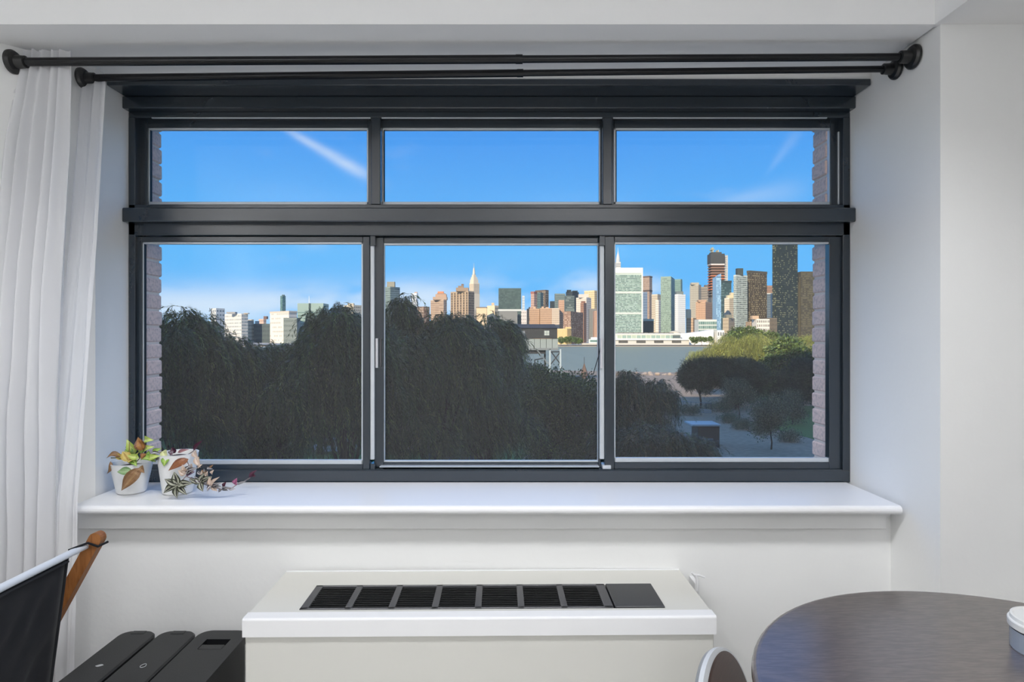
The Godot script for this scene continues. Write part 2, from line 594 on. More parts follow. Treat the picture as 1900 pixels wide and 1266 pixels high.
# ---------------------------------------------------------------- the room
func room() -> void:
	var mb := MB.new()
	# floor and ceiling
	mb.span(Vector3(-2.7, -0.12, 3.4), Vector3(2.7, 0, -2.14))
	struct("floor", mb, M.floor_wood)
	mb = MB.new()
	mb.span(Vector3(-2.7, 2.7, 3.4), Vector3(2.7, 2.9, -2.14))
	struct("ceiling", mb, M.ceiling_paint)
	# beam over the window, beam along the right
	mb = MB.new()
	mb.span(P(-2.7, 0.823, 1.585), P(1.135, 1.3, 2.14))
	struct("trim_1", mb, M.ceiling_paint)
	mb = MB.new()
	mb.span(P(1.128, 0.823, -3.2), P(2.7, 1.3, 1.60))
	struct("trim_2", mb, M.ceiling_paint)
	# wall under the window
	mb = MB.new()
	mb.span(P(-1.50, -1.4, 1.79), P(1.142, -0.505, 2.0))
	struct("wall_front", mb, M.wall_paint)
	mb = MB.new()
	mb.span(P(-1.7, 0.803, 1.885), P(1.142, 0.83, 2.14))
	struct("wall_lintel", mb, M.wall_paint)
	# right pier
	mb = MB.new()
	mb.span(P(1.142, -1.4, 1.585), P(2.7, 1.3, 2.14))
	struct("wall_right", mb, M.wall_paint)
	# splayed wall on the left
	mb = MB.new()
	mb.slab([Vector2(-1.257, -2.14), Vector2(-1.257, -1.84), Vector2(-2.30, -0.846), Vector2(-2.7, -0.846), Vector2(-2.7, -2.14)], 0.0, 2.7)
	struct("wall_left", mb, M.wall_paint)
	mb = MB.new()
	mb.span(Vector3(-2.7, 0, -0.846), Vector3(-2.5, 2.7, 3.4))
	struct("wall_side", mb, M.wall_paint)
	mb = MB.new()
	mb.span(Vector3(2.5, 0, -1.59), Vector3(2.7, 2.7, 3.4))
	struct("wall_far_right", mb, M.wall_paint)
	mb = MB.new()
	mb.span(Vector3(-2.7, 0, 3.2), Vector3(2.7, 2.7, 3.4))
	struct("wall_back", mb, M.wall_paint)
	# window sill with its rounded nosing, and the apron under it
	mb = MB.new()
	var prof := []
	for i in 9:
		var a := PI / 2 + PI * i / 8.0
		prof.append(Vector2(1.727 + cos(a) * 0.0125, -0.4965 + sin(a) * 0.0125))
	prof.append(Vector2(2.0, -0.509))
	prof.append(Vector2(2.0, -0.484))
	extrude_x(mb, prof, -1.245, 1.128)
	var sill := part(self, "window_sill", mb, M.sill_paint)
	sill.name = "trim_3"
	sill.set_meta("kind", "structure")
	mb = MB.new()
	mb.span(P(-1.262, -0.566, 1.768), P(1.118, -0.509, 1.79), 0.003)
	struct("trim_4", mb, M.wall_paint)

# a profile in (D, h) drawn along x
func extrude_x(mb: MB, prof: Array, x0: float, x1: float) -> void:
	var n := prof.size()
	var area := 0.0
	for i in n:
		var a: Vector2 = prof[i]; var b: Vector2 = prof[(i + 1) % n]
		area += a.x * b.y - b.x * a.y
	for i in n:
		var a: Vector2 = prof[i]; var b: Vector2 = prof[(i + 1) % n]
		var q := [P(x0, a.y, a.x), P(x1, a.y, a.x), P(x1, b.y, b.x), P(x0, b.y, b.x)]
		if area < 0:
			mb.quad(q[3], q[2], q[1], q[0])
		else:
			mb.quad(q[0], q[1], q[2], q[3])
	var idx := Geometry2D.triangulate_polygon(PackedVector2Array(prof))
	for x in [x0, x1]:
		for t in range(0, idx.size(), 3):
			var a := P(x, prof[idx[t]].y, prof[idx[t]].x)
			var b := P(x, prof[idx[t + 1]].y, prof[idx[t + 1]].x)
			var c := P(x, prof[idx[t + 2]].y, prof[idx[t + 2]].x)
			if ((b - a).cross(c - a).x > 0) == (x == x1):
				mb.tri(a, b, c)
			else:
				mb.tri(a, c, b)

# ---------------------------------------------------------------- the window
func xw(px: float, d := 2.0) -> float:
	return (px - VX) / F * d

func hw(py: float, d := 2.0) -> float:
	return (VY - py) / F * d

# a bar between pixel edges measured on its front face at distance d0
func bar(parent: Node3D, called: String, px0: float, px1: float, py0: float, py1: float, d0: float, d1: float, m: Material, k := 0.0015) -> MeshInstance3D:
	return pbox(parent, called, P(xw(px0, d0), hw(py0, d0), d0), P(xw(px1, d0), hw(py1, d0), d1), m, k)

func window() -> void:
	var w := structure("window_1")
	var e: Material = M.enamel
	# header: projecting fascia, drop panel, head of the frame
	pbox(w, "header_fascia", P(-1.25, 0.786, 1.88), P(1.138, 0.8065, 2.02), e, 0.002)
	pbox(w, "header_panel", P(-1.257, 0.747, 1.966), P(1.142, 0.787, 2.02), e, 0.003)
	pbox(w, "head_frame", P(-1.257, 0.7285, 2.0), P(1.142, 0.748, 2.07), e, 0.002)
	# jambs and sill of the frame
	pbox(w, "jamb", P(-1.257, -0.484, 2.0), P(-1.2345, 0.73, 2.07), e, 0.0015)
	pbox(w, "jamb", P(1.1185, -0.484, 2.0), P(1.142, 0.73, 2.07), e, 0.0015)
	pbox(w, "frame_sill", P(-1.257, -0.4835, 1.999), P(1.142, -0.442, 2.07), e, 0.004)
	# rail between the two rows, with a projecting bar
	pbox(w, "rail_bar", P(-1.257, 0.376, 1.966), P(1.142, 0.422, 2.01), e, 0.003)
	pbox(w, "middle_rail", P(-1.256, 0.337, 2.0), P(1.141, 0.440, 2.07), e, 0.002)
	# upper lights
	for u in [[250.0, 274.0, 683.0, 690.0], [704.0, 708.0, 1114.0, 1120.0], [1134.0, 1139.0, 1541.0, 1565.0]]:
		sash(w, "upper_sash", u[0] - (2.0 if u[0] < 300 else 0.0), u[1], u[2], u[3] + (2.0 if u[3] > 1500 else 0.0), 219.0, 237.0, 379.5, 386.0, 2.03, 7.0, 5.0)
	for px in [[688.5, 706.0], [1118.5, 1136.0]]:
		pbox(w, "mullion", P(xw(px[0]), 0.4395, 2.0), P(xw(px[1]), 0.7290, 2.066), e, 0.002)
	# lower row: two fixed sashes and the sliding one between them
	var left := sash(w, "sash", 249.0, 263.0, 673.0, 686.0, 439.0, 449.0, 862.0, 872.0, 2.012, 7.0, 8.0)
	var mid := sash(w, "sliding_sash", 694.0, 712.0, 1110.0, 1115.0, 440.0, 451.0, 858.0, 868.0, 2.03, 3.0, 3.0)
	var right := sash(w, "sash", 1122.0, 1140.0, 1539.0, 1561.0, 439.0, 449.0, 858.0, 871.0, 2.012, 4.0, 8.0)
	# pale sliding tracks beside the middle sash
	bar(w, "pale_strip", 686.8, 694.4, 455.0, 853.5, 2.018, 2.06, M.aluminium)
	bar(w, "pale_strip", 1112.8, 1121.4, 455.0, 852.5, 2.018, 2.06, M.aluminium)
	bar(w, "track_foot", 686.8, 696.0, 861.0, 872.0, 2.010, 2.05, e)
	bar(w, "track_foot", 1118.0, 1134.0, 864.0, 871.0, 2.006, 2.05, M.aluminium)
	bar(w, "mullion", 686.5, 697.0, 437.0, 456.0, 2.010, 2.066, e)
	bar(w, "mullion", 1112.0, 1123.0, 437.0, 456.0, 2.010, 2.066, e)
	# black gap under the sliding sash with the floor track
	bar(w, "floor_track", 704.0, 1112.0, 866.0, 867.6, 2.004, 2.03, M.aluminium, 0.0004)
	bar(w, "pale_strip", 249.5, 257.0, 244.0, 378.0, 2.024, 2.031, M.aluminium)  # pale aluminium strip over the left upper stile
	bar(w, "pale_strip", 1555.5, 1563.0, 244.0, 379.0, 2.024, 2.031, M.aluminium)  # the same pale strip over the right upper stile
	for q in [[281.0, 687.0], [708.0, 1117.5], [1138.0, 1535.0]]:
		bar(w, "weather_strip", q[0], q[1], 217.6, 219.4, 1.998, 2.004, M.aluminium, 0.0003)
	# latches
	bar(mid, "latch", 696.6, 701.2, 628.0, 683.0, 2.022, 2.031, M.latch_metal, 0.001)
	bar(mid, "latch_keeper", 704.5, 708.0, 629.0, 681.0, 2.026, 2.032, M.grille_grey, 0.001)
	bar(mid, "latch", 1113.6, 1118.6, 628.0, 684.0, 2.008, 2.02, M.latch_metal, 0.001)
	var mb := MB.new()
	mb.tube([at(1115, 640, 2.012), at(1111, 660, 2.012), at(1106, 676, 2.014), at(1101, 694, 2.016)], 0.0014, 6)
	part(mid, "pull_cord", mb, M.gasket)

# one sash: outer px a..d, glass edge b..c; top y0..y1, bottom y2..y3; bead widths in px at the sides and the bottom
func sash(parent: Node3D, called: String, a: float, b: float, c: float, d: float, y0: float, y1: float, y2: float, y3: float, dist: float, bead: float, beadlow: float) -> Node3D:
	var o := Node3D.new()
	o.name = called
	parent.add_child(o, true)
	var e: Material = M.enamel
	var dz := dist + 0.028
	bar(o, "stile", a, b, y0, y3, dist, dz, e)
	bar(o, "stile", c, d, y0, y3, dist, dz, e)
	bar(o, "rail", b, c, y0, y1, dist, dz, e)
	bar(o, "rail", b, c, y2, y3, dist, dz, e)
	var bd := dist + 0.005
	var al: Material = M.aluminium
	bar(o, "glazing_bead", b - 1, b + bead * 0.5, y1, y2, bd, bd + 0.014, al, 0.0008)
	bar(o, "glazing_bead", c - bead * 0.35, c + 1, y1, y2, bd, bd + 0.014, al, 0.0008)
	bar(o, "glazing_bead", b - 1, c + 1, y1 - 1, y1 + 4.0, bd, bd + 0.014, al, 0.0008)
	bar(o, "glazing_bead", b - 1, c + 1, y2 - beadlow, y2 + 1, bd, bd + 0.014, al, 0.0008)
	if bead > 5:
		bar(o, "gasket", b + bead * 0.5, b + bead * 0.5 + 1.6, y1, y2, bd + 0.003, bd + 0.014, M.gasket, 0.0)
	bar(o, "pane", b - 1, c + 1, y1 - 1, y2 + 1, bd + 0.0145, bd + 0.0205, M.pane, 0.0)
	return o

# ---------------------------------------------------------------- brick reveals and the house we stand in
func outside_wall() -> void:
	var ex := structure("wall_outside")
	# mortar cores with the bricks standing proud of them
	var step := 0.0572
	var kinds := []
	for i in 4:
		var mb := MB.new()
		mb.cbox(Vector3.ZERO, Vector3(0.22, step - 0.0085 + 0.001 * (i % 2), 0.094 + 0.003 * (i % 3)), 0.004)
		kinds.append(mb.mesh())
	for side in [-1, 1]:
		var face := -1.222 if side < 0 else 1.086
		var core := MB.new()
		core.span(P(face + side * 0.006, -0.62, 2.046), P(face + side * 0.55, 0.90, 2.128 if side < 0 else 2.136))
		part(ex, "mortar", core, M.mortar)
		for k in 24:
			var h := -0.565 + k * step
			var o := MeshInstance3D.new()
			o.name = "brick"
			o.mesh = kinds[rng.randi() % 4]
			o.material_override = M.brick
			ex.add_child(o, true)
			o.position = P(face + side * (0.11 + rng.randf_range(-0.0015, 0.002)), h, (2.088 if side < 0 else 2.094) + rng.randf_range(-0.001, 0.002))
			o.rotation = Vector3(rng.randf_range(-0.006, 0.006), rng.randf_range(-0.01, 0.01), rng.randf_range(-0.006, 0.006))
	pbox(ex, "stone_sill", P(-1.22, -0.56, 2.045), P(1.084, -0.452, 2.17), M.stone, 0.004)
	# the mass of the house round the room: it throws the long shadow over the park
	var house := structure("wall_house")
	pbox(house, "upper_floors", Vector3(-210, 2.95, 22), Vector3(80, EYE + 47.0, -2.15), M.facade_brick)
	pbox(house, "lower_floors", Vector3(-210, EYE - 12.2, 22), Vector3(80, -0.15, -2.10), M.facade_brick)
	pbox(house, "left_wing", Vector3(-210, -0.2, 22), Vector3(-2.75, 3.0, -2.10), M.facade_brick)
	pbox(house, "right_wing", Vector3(2.75, -0.2, 22), Vector3(80, 3.0, -2.10), M.facade_brick)

# ---------------------------------------------------------------- curtain rods
func curtain_rods() -> void:
	curtain_rod("black telescopic curtain rod nearer the room, longer of the two", Vector3(-1.397, EYE + 0.776, -1.700), Vector3(1.139, EYE + 0.782, -1.682), 0.0118, [0.092, 0.565], 0.033)
	curtain_rod("black telescopic curtain rod nearer the window, shorter of the two", Vector3(-1.275, EYE + 0.776, -1.806), Vector3(1.139, EYE + 0.782, -1.757), 0.0108, [0.10, 0.545], 0.030)

func curtain_rod(label: String, a: Vector3, b: Vector3, r: float, seams: Array, fr: float) -> void:
	var t := thing("curtain_rod", label, "curtain rod", a, "pair of curtain rods over the window")
	var d := b - a
	var seam: float = seams[1]
	var mb := MB.new()
	mb.tube([d * 0.0, d * seam], r, 20)
	part(t, "outer_tube", mb, M.rod_metal)
	mb = MB.new()
	mb.tube([d * seam, d], r * 0.86, 20)
	part(t, "inner_tube", mb, M.rod_metal)
	mb = MB.new()
	mb.tube([d * (seam - 0.004), d * (seam + 0.0035)], r * 1.08, 20)
	part(t, "seam_ring", mb, M.rod_metal)
	var x := d.normalized()
	var bs := Basis(Vector3(0, 1, 0).cross(x).normalized(), x, -x.cross(Vector3(0, 1, 0).cross(x)).normalized())
	for s in [0, 1]:
		var o := Vector3.ZERO if s == 0 else d
		var bb := bs if s == 0 else Basis(bs.x, -bs.y, -bs.z)
		mb = MB.new()
		mb.lathe([Vector2(0.0, 0.0), Vector2(fr, 0.0), Vector2(fr, 0.006), Vector2(fr * 0.86, 0.012), Vector2(fr * 0.55, 0.016), Vector2(fr * 0.5, 0.04), Vector2(r * 0.9, 0.042)], o, 32, bb)
		part(t, "wall_flange", mb, M.rod_end)

# ---------------------------------------------------------------- curtains
func curtains() -> void:
	# panel on the rod nearer the room
	curtain("sheer white curtain panel with a gathered heading, nearer the room", [
		[0.818, -1.388, -1.243, 1.722, 1.722], [0.79, -1.388, -1.243, 1.722, 1.722], [0.75, -1.392, -1.238, 1.716, 1.718], [0.55, -1.41, -1.236, 1.69, 1.712],
		[0.2, -1.425, -1.250, 1.665, 1.705], [-0.2, -1.435, -1.255, 1.65, 1.69], [-0.6, -1.44, -1.250, 1.645, 1.68], [-1.36, -1.45, -1.27, 1.635, 1.68]], 5.5, 0.006, 0.020, 1)
	curtain("sheer white curtain panel hanging close to the window, in front of the sill end", [
		[0.770, -1.278, -1.203, 1.812, 1.812], [0.73, -1.278, -1.201, 1.806, 1.806], [0.3, -1.285, -1.203, 1.775, 1.775], [0.0, -1.295, -1.203, 1.745, 1.745],
		[-0.3, -1.305, -1.202, 1.715, 1.712], [-0.46, -1.31, -1.200, 1.695, 1.690], [-0.62, -1.315, -1.195, 1.690, 1.682], [-1.36, -1.33, -1.215, 1.690, 1.682]], 2.5, 0.003, 0.009, 2)

# rows: [h, x left, x right, D left, D right]
func curtain(label: String, rows: Array, folds: float, amp0: float, amp1: float, sd: int) -> void:
	var t := thing("curtain", label, "curtain", P(-1.3, -1.36, 1.7), "sheer curtains at the left of the window")
	var nz := FastNoiseLite.new()
	nz.seed = sd
	nz.frequency = 1.0
	var nu := 90
	var nv := 120
	var pts := []
	for j in nv + 1:
		var h: float = lerpf(rows[0][0], rows[-1][0], float(j) / nv)
		var k := 0
		while k < rows.size() - 2 and rows[k + 1][0] > h:
			k += 1
		var f: float = clampf((h - rows[k][0]) / (rows[k + 1][0] - rows[k][0]), 0, 1)
		var fall := clampf((0.80 - h) / 0.7, 0.0, 1.0)
		var row := []
		for i in nu + 1:
			var u := float(i) / nu
			var x: float = lerpf(lerpf(rows[k][1], rows[k][2], u), lerpf(rows[k + 1][1], rows[k + 1][2], u), f)
			var d: float = lerpf(lerpf(rows[k][3], rows[k][4], u), lerpf(rows[k + 1][3], rows[k + 1][4], u), f)
			var w := u + 0.035 * nz.get_noise_2d(u * 2.0, h * 0.5)
			var edge := minf(1.0, minf(u, 1.0 - u) * 12.0)
			var s := sin(w * folds * TAU + sd) * lerpf(amp0, amp1, fall)
			s += 0.4 * sin(w * folds * TAU * 1.7 + 1.0 + 0.25 * h) * lerpf(amp0, amp1 * 0.6, fall)
			s += nz.get_noise_2d(u * 4.0 + 30.0, h * 0.9) * 0.010 * fall
			var up := 0.0
			if j == 0:
				up = 0.006 * nz.get_noise_2d(u * 14.0, 5.0)
			row.append(P(x + 0.3 * s * edge, h + up, d - 0.004 + s * (0.35 + 0.65 * edge)) - t.position)
		pts.append(row)
	var mb := MB.new()
	mb.sheet(pts)
	part(t, "fabric", mb, M.sheer)
	# the stitched band under the heading and the side hem
	var band := []
	for j in [3, 5, 7]:
		var row := []
		for i in nu + 1:
			row.append(pts[j][i] + Vector3(0, 0, 0.0012))
		band.append(row)
	mb = MB.new()
	mb.sheet(band)
	part(t, "heading_band", mb, M.sheer)
	var hem := []
	for j in nv + 1:
		var row := []
		for i in range(nu - 7, nu + 1):
			row.append(pts[j][i] + Vector3(0.0005, 0, 0.0012))
		hem.append(row)
	mb = MB.new()
	mb.sheet(hem)
	part(t, "side_hem", mb, M.sheer)

# ---------------------------------------------------------------- air conditioner under the window
func air_conditioner() -> void:
	var w := 1.166
	var t := thing("air_conditioner", "long white air conditioner cabinet with black top grille under the window", "air conditioner", Vector3(-0.066, 0, -1.632), "", deg_to_rad(0.75))
	var y := EYE - 0.692
	var f := 0.152    # front, from the middle
	var bk := -0.150
	pbox(t, "body", Vector3(-w / 2 + 0.004, 0.02, bk), Vector3(w / 2 - 0.004, y - 0.045, f - 0.008), M.unit_front, 0.002)
	pbox(t, "kick_plate", Vector3(-w / 2 + 0.03, 0.0, bk + 0.02), Vector3(w / 2 - 0.03, 0.03, f - 0.04), M.grille_grey)
	# top in four strips round the grille opening
	var gx0 := -0.460
	var gx1 := 0.470
	var gz0 := -0.042
	var gz1 := 0.103
	var mb := MB.new()
	mb.span(Vector3(-w / 2 + 0.003, y - 0.045, bk), Vector3(w / 2 - 0.003, y, gz0))
	mb.span(Vector3(-w / 2 + 0.003, y - 0.045, gz0), Vector3(gx0, y, gz1))
	mb.span(Vector3(gx1, y - 0.045, gz0), Vector3(w / 2 - 0.003, y, gz1))
	mb.span(Vector3(-w / 2 + 0.003, y - 0.045, gz1), Vector3(w / 2 - 0.003, y, f - 0.035))
	part(t, "top_panel", mb, M.unit_metal)
	# front cap with a rounded edge folded down over the front
	mb = MB.new()
	var prof := []
	prof.append(Vector2(f - 0.036, y + 0.0012))
	for i in 7:
		var a := PI / 2 * (1.0 - i / 6.0)
		prof.append(Vector2(f - 0.006 + cos(a) * 0.006, y - 0.0048 + sin(a) * 0.006))
	prof.append(Vector2(f, y - 0.044))
	prof.append(Vector2(f - 0.012, y - 0.046))
	prof.append(Vector2(f - 0.036, y - 0.02))
	for i in prof.size():
		var a: Vector2 = prof[i]; var b: Vector2 = prof[(i + 1) % prof.size()]
		mb.quad(Vector3(-w / 2, a.y, a.x), Vector3(-w / 2, b.y, b.x), Vector3(w / 2, b.y, b.x), Vector3(w / 2, a.y, a.x))
	for s in [-1, 1]:
		for i in range(1, prof.size() - 1):
			var p0 := Vector3(s * w / 2, prof[0].y, prof[0].x); var p1 := Vector3(s * w / 2, prof[i].y, prof[i].x); var p2 := Vector3(s * w / 2, prof[i + 1].y, prof[i + 1].x)
			if s > 0: mb.tri(p0, p2, p1)
			else: mb.tri(p0, p1, p2)
	part(t, "front_cap", mb, M.unit_cap)
	# seam line on the left of the top
	pbox(t, "seam_strip", Vector3(-w / 2 + 0.003, y, bk), Vector3(w / 2 - 0.003, y + 0.002, bk + 0.006), M.unit_cap)
	# grille
	var g := Node3D.new()
	g.name = "grille"
	t.add_child(g)
	pbox(g, "tray", Vector3(gx0, y - 0.045, gz0), Vector3(gx1, y - 0.036, gz1), M.grille_black)
	var door_x := 0.338
	var n := 7
	var x0 := gx0 + 0.020
	var x1 := door_x - 0.024
	var barw := 0.017
	var cell := (x1 - x0 - barw * (n - 1)) / n
	pbox(g, "frame", Vector3(gx0, y - 0.02, gz0), Vector3(door_x, y + 0.003, gz0 + 0.008), M.grille_grey, 0.001)
	pbox(g, "frame", Vector3(gx0, y - 0.02, gz1 - 0.007), Vector3(door_x, y + 0.003, gz1), M.grille_grey, 0.001)
	pbox(g, "frame", Vector3(gx0, y - 0.02, gz0), Vector3(x0, y + 0.003, gz1), M.grille_grey, 0.001)
	pbox(g, "frame", Vector3(x1, y - 0.02, gz0), Vector3(door_x, y + 0.003, gz1), M.grille_grey, 0.001)
	var smb := MB.new()
	smb.cbox(Vector3.ZERO, Vector3(cell, 0.014, 0.0034), 0.0008, Basis(Vector3.RIGHT, 0.5))
	var sm := smb.mesh()
	for k in n:
		var cx := x0 + k * (cell + barw)
		if k > 0:
			pbox(g, "bar", Vector3(cx - barw, y - 0.02, gz0), Vector3(cx, y + 0.003, gz1), M.grille_grey, 0.001)
		for s in 12:
			var o := MeshInstance3D.new()
			o.name = "slat"
			o.mesh = sm
			o.material_override = M.grille_black
			g.add_child(o, true)
			o.position = Vector3(cx + cell / 2, y - 0.006, lerpf(gz0 + 0.013, gz1 - 0.012, s / 11.0))
	pbox(t, "control_door", Vector3(door_x + 0.004, y - 0.02, gz0 + 0.001), Vector3(gx1 - 0.001, y + 0.004, gz1 - 0.001), M.door_grey, 0.0015)
	# the hook of white plastic by the wall
	var hk := thing("pipe_hook", "small white plastic hook sticking up behind the air conditioner's right end", "hook", P(0.548, -0.71, 1.73))
	mb = MB.new()
	mb.tube([Vector3(0, -0.02, -0.0), Vector3(0, 0.010, 0), Vector3(-0.004, 0.024, 0)], 0.0045, 8)
	part(hk, "stem", mb, M.unit_cap)
	mb = MB.new()
	mb.tube([Vector3(-0.016, 0.032, 0), Vector3(-0.010, 0.026, 0), Vector3(0.006, 0.024, 0), Vector3(0.022, 0.018, 0)], [0.003, 0.004, 0.004, 0.002], 8)
	part(hk, "curl", mb, M.unit_cap)
	pbox(hk, "wall_plate", Vector3(-0.006, -0.03, -0.058), Vector3(0.006, 0.0, 0.0), M.unit_cap, 0.001)

func rrect(x0: float, x1: float, z0: float, z1: float, r: float, n := 6) -> Array:
	var out := []
	for q in [[x1 - r, z1 - r, 0.0], [x0 + r, z1 - r, 0.5], [x0 + r, z0 + r, 1.0], [x1 - r, z0 + r, 1.5]]:
		for i in n + 1:
			var a: float = PI * q[2] + PI / 2 * i / n
			out.append(Vector2(q[0] + r * cos(a), q[1] + r * sin(a)))
	return out

# ---------------------------------------------------------------- bins
func recycling_bins() -> void:
	var top := EYE - 0.854
	for b in [[-1.113, -1.008, "narrow black lidded bin with a leaf mark on its lid", 0], [-1.000, -0.892, "narrow black lidded bin with a drop outline on its lid", 1], [-0.884, -0.744, "wider black bin with a recessed grip in its lid, beside the air conditioner", 2]]:
		var w: float = b[1] - b[0]
		var t := thing("recycling_bin", b[2], "bin", Vector3((b[0] + b[1]) / 2, 0, -1.595), "black bins in a row")
		var zf := 0.155
		var zb := -0.155
		var mb := MB.new()
		mb.slab(rrect(-w / 2 + 0.004, w / 2 - 0.004, zb + 0.004, zf - 0.004, 0.03), 0.0, top - 0.024, 0.0, 0.94)
		part(t, "body", mb, M.bin_dark)
		mb = MB.new()
		mb.slab(rrect(-w / 2, w / 2, zb, zf, 0.034), top - 0.022, top, 0.0045)
		if b[3] < 2:
			part(t, "lid", mb, M.bin_plastic)
		else:
			# lid with a rectangular well
			mb = MB.new()
			var full := rrect(-w / 2, w / 2, zb, zf, 0.034)
			var front := [Vector2(w / 2, -0.05), Vector2(w / 2, zf - 0.034)] + full.slice(1, 13) + [Vector2(-w / 2, -0.05)]
			var rear := [Vector2(-w / 2, -0.104), Vector2(-w / 2, zb + 0.034)] + full.slice(15, 27) + [Vector2(w / 2, -0.104)]
			mb.slab(front, top - 0.022, top)
			mb.slab(rear, top - 0.022, top)
			mb.span(Vector3(-w / 2, top - 0.022, -0.104), Vector3(-0.032, top, -0.05))
			mb.span(Vector3(0.036, top - 0.022, -0.104), Vector3(w / 2, top, -0.05))
			mb.span(Vector3(-0.034, top - 0.030, -0.105), Vector3(0.038, top - 0.0225, -0.045))
			part(t, "lid", mb, M.bin_plastic)
			pbox(t, "grip", Vector3(-0.0315, top - 0.021, -0.074), Vector3(0.0355, top + 0.0012, -0.046), M.bin_plastic, 0.003)
		# hinge
		if b[3] < 2:
			pbox(t, "hinge", Vector3(-0.020, top - 0.010, zb + 0.004), Vector3(0.018, top + 0.0012, zb + 0.022), M.bin_plastic, 0.001)
			mb = MB.new()
			var o := Vector3(0.004, top + 0.0006, 0.035)
			if b[3] == 0:
				for k in 2:
					var pts := []
					for i in 9:
						var s := i / 8.0
						pts.append(Vector2(-0.010 + 0.02 * s, (0.006 if k == 0 else -0.006) * sin(PI * s) - 0.004 * s))
					var mid2 := Vector2(0.0, -0.002)
					for i in 8:
						var a3 := o + Vector3(pts[i].x, 0, pts[i].y); var b3 := o + Vector3(pts[i + 1].x, 0, pts[i + 1].y); var c3 := o + Vector3(mid2.x, 0, mid2.y)
						if (b3 - a3).cross(c3 - a3).y > 0: mb.tri(a3, b3, c3)
						else: mb.tri(a3, c3, b3)
				part(t, "leaf_mark", mb, M.print_white)
			else:
				var ring := []
				for i in 17:
					var a := TAU * i / 16.0
					var r := 0.0075 * (1.0 if cos(a) < 0.7 else 1.0 + 1.2 * (cos(a) - 0.7))
					ring.append(o + Vector3(r * sin(a) * 0.9, 0.0, -r * cos(a)))
				mb.tube(ring, 0.0009, 6, false)
				part(t, "drop_mark", mb, M.print_white)

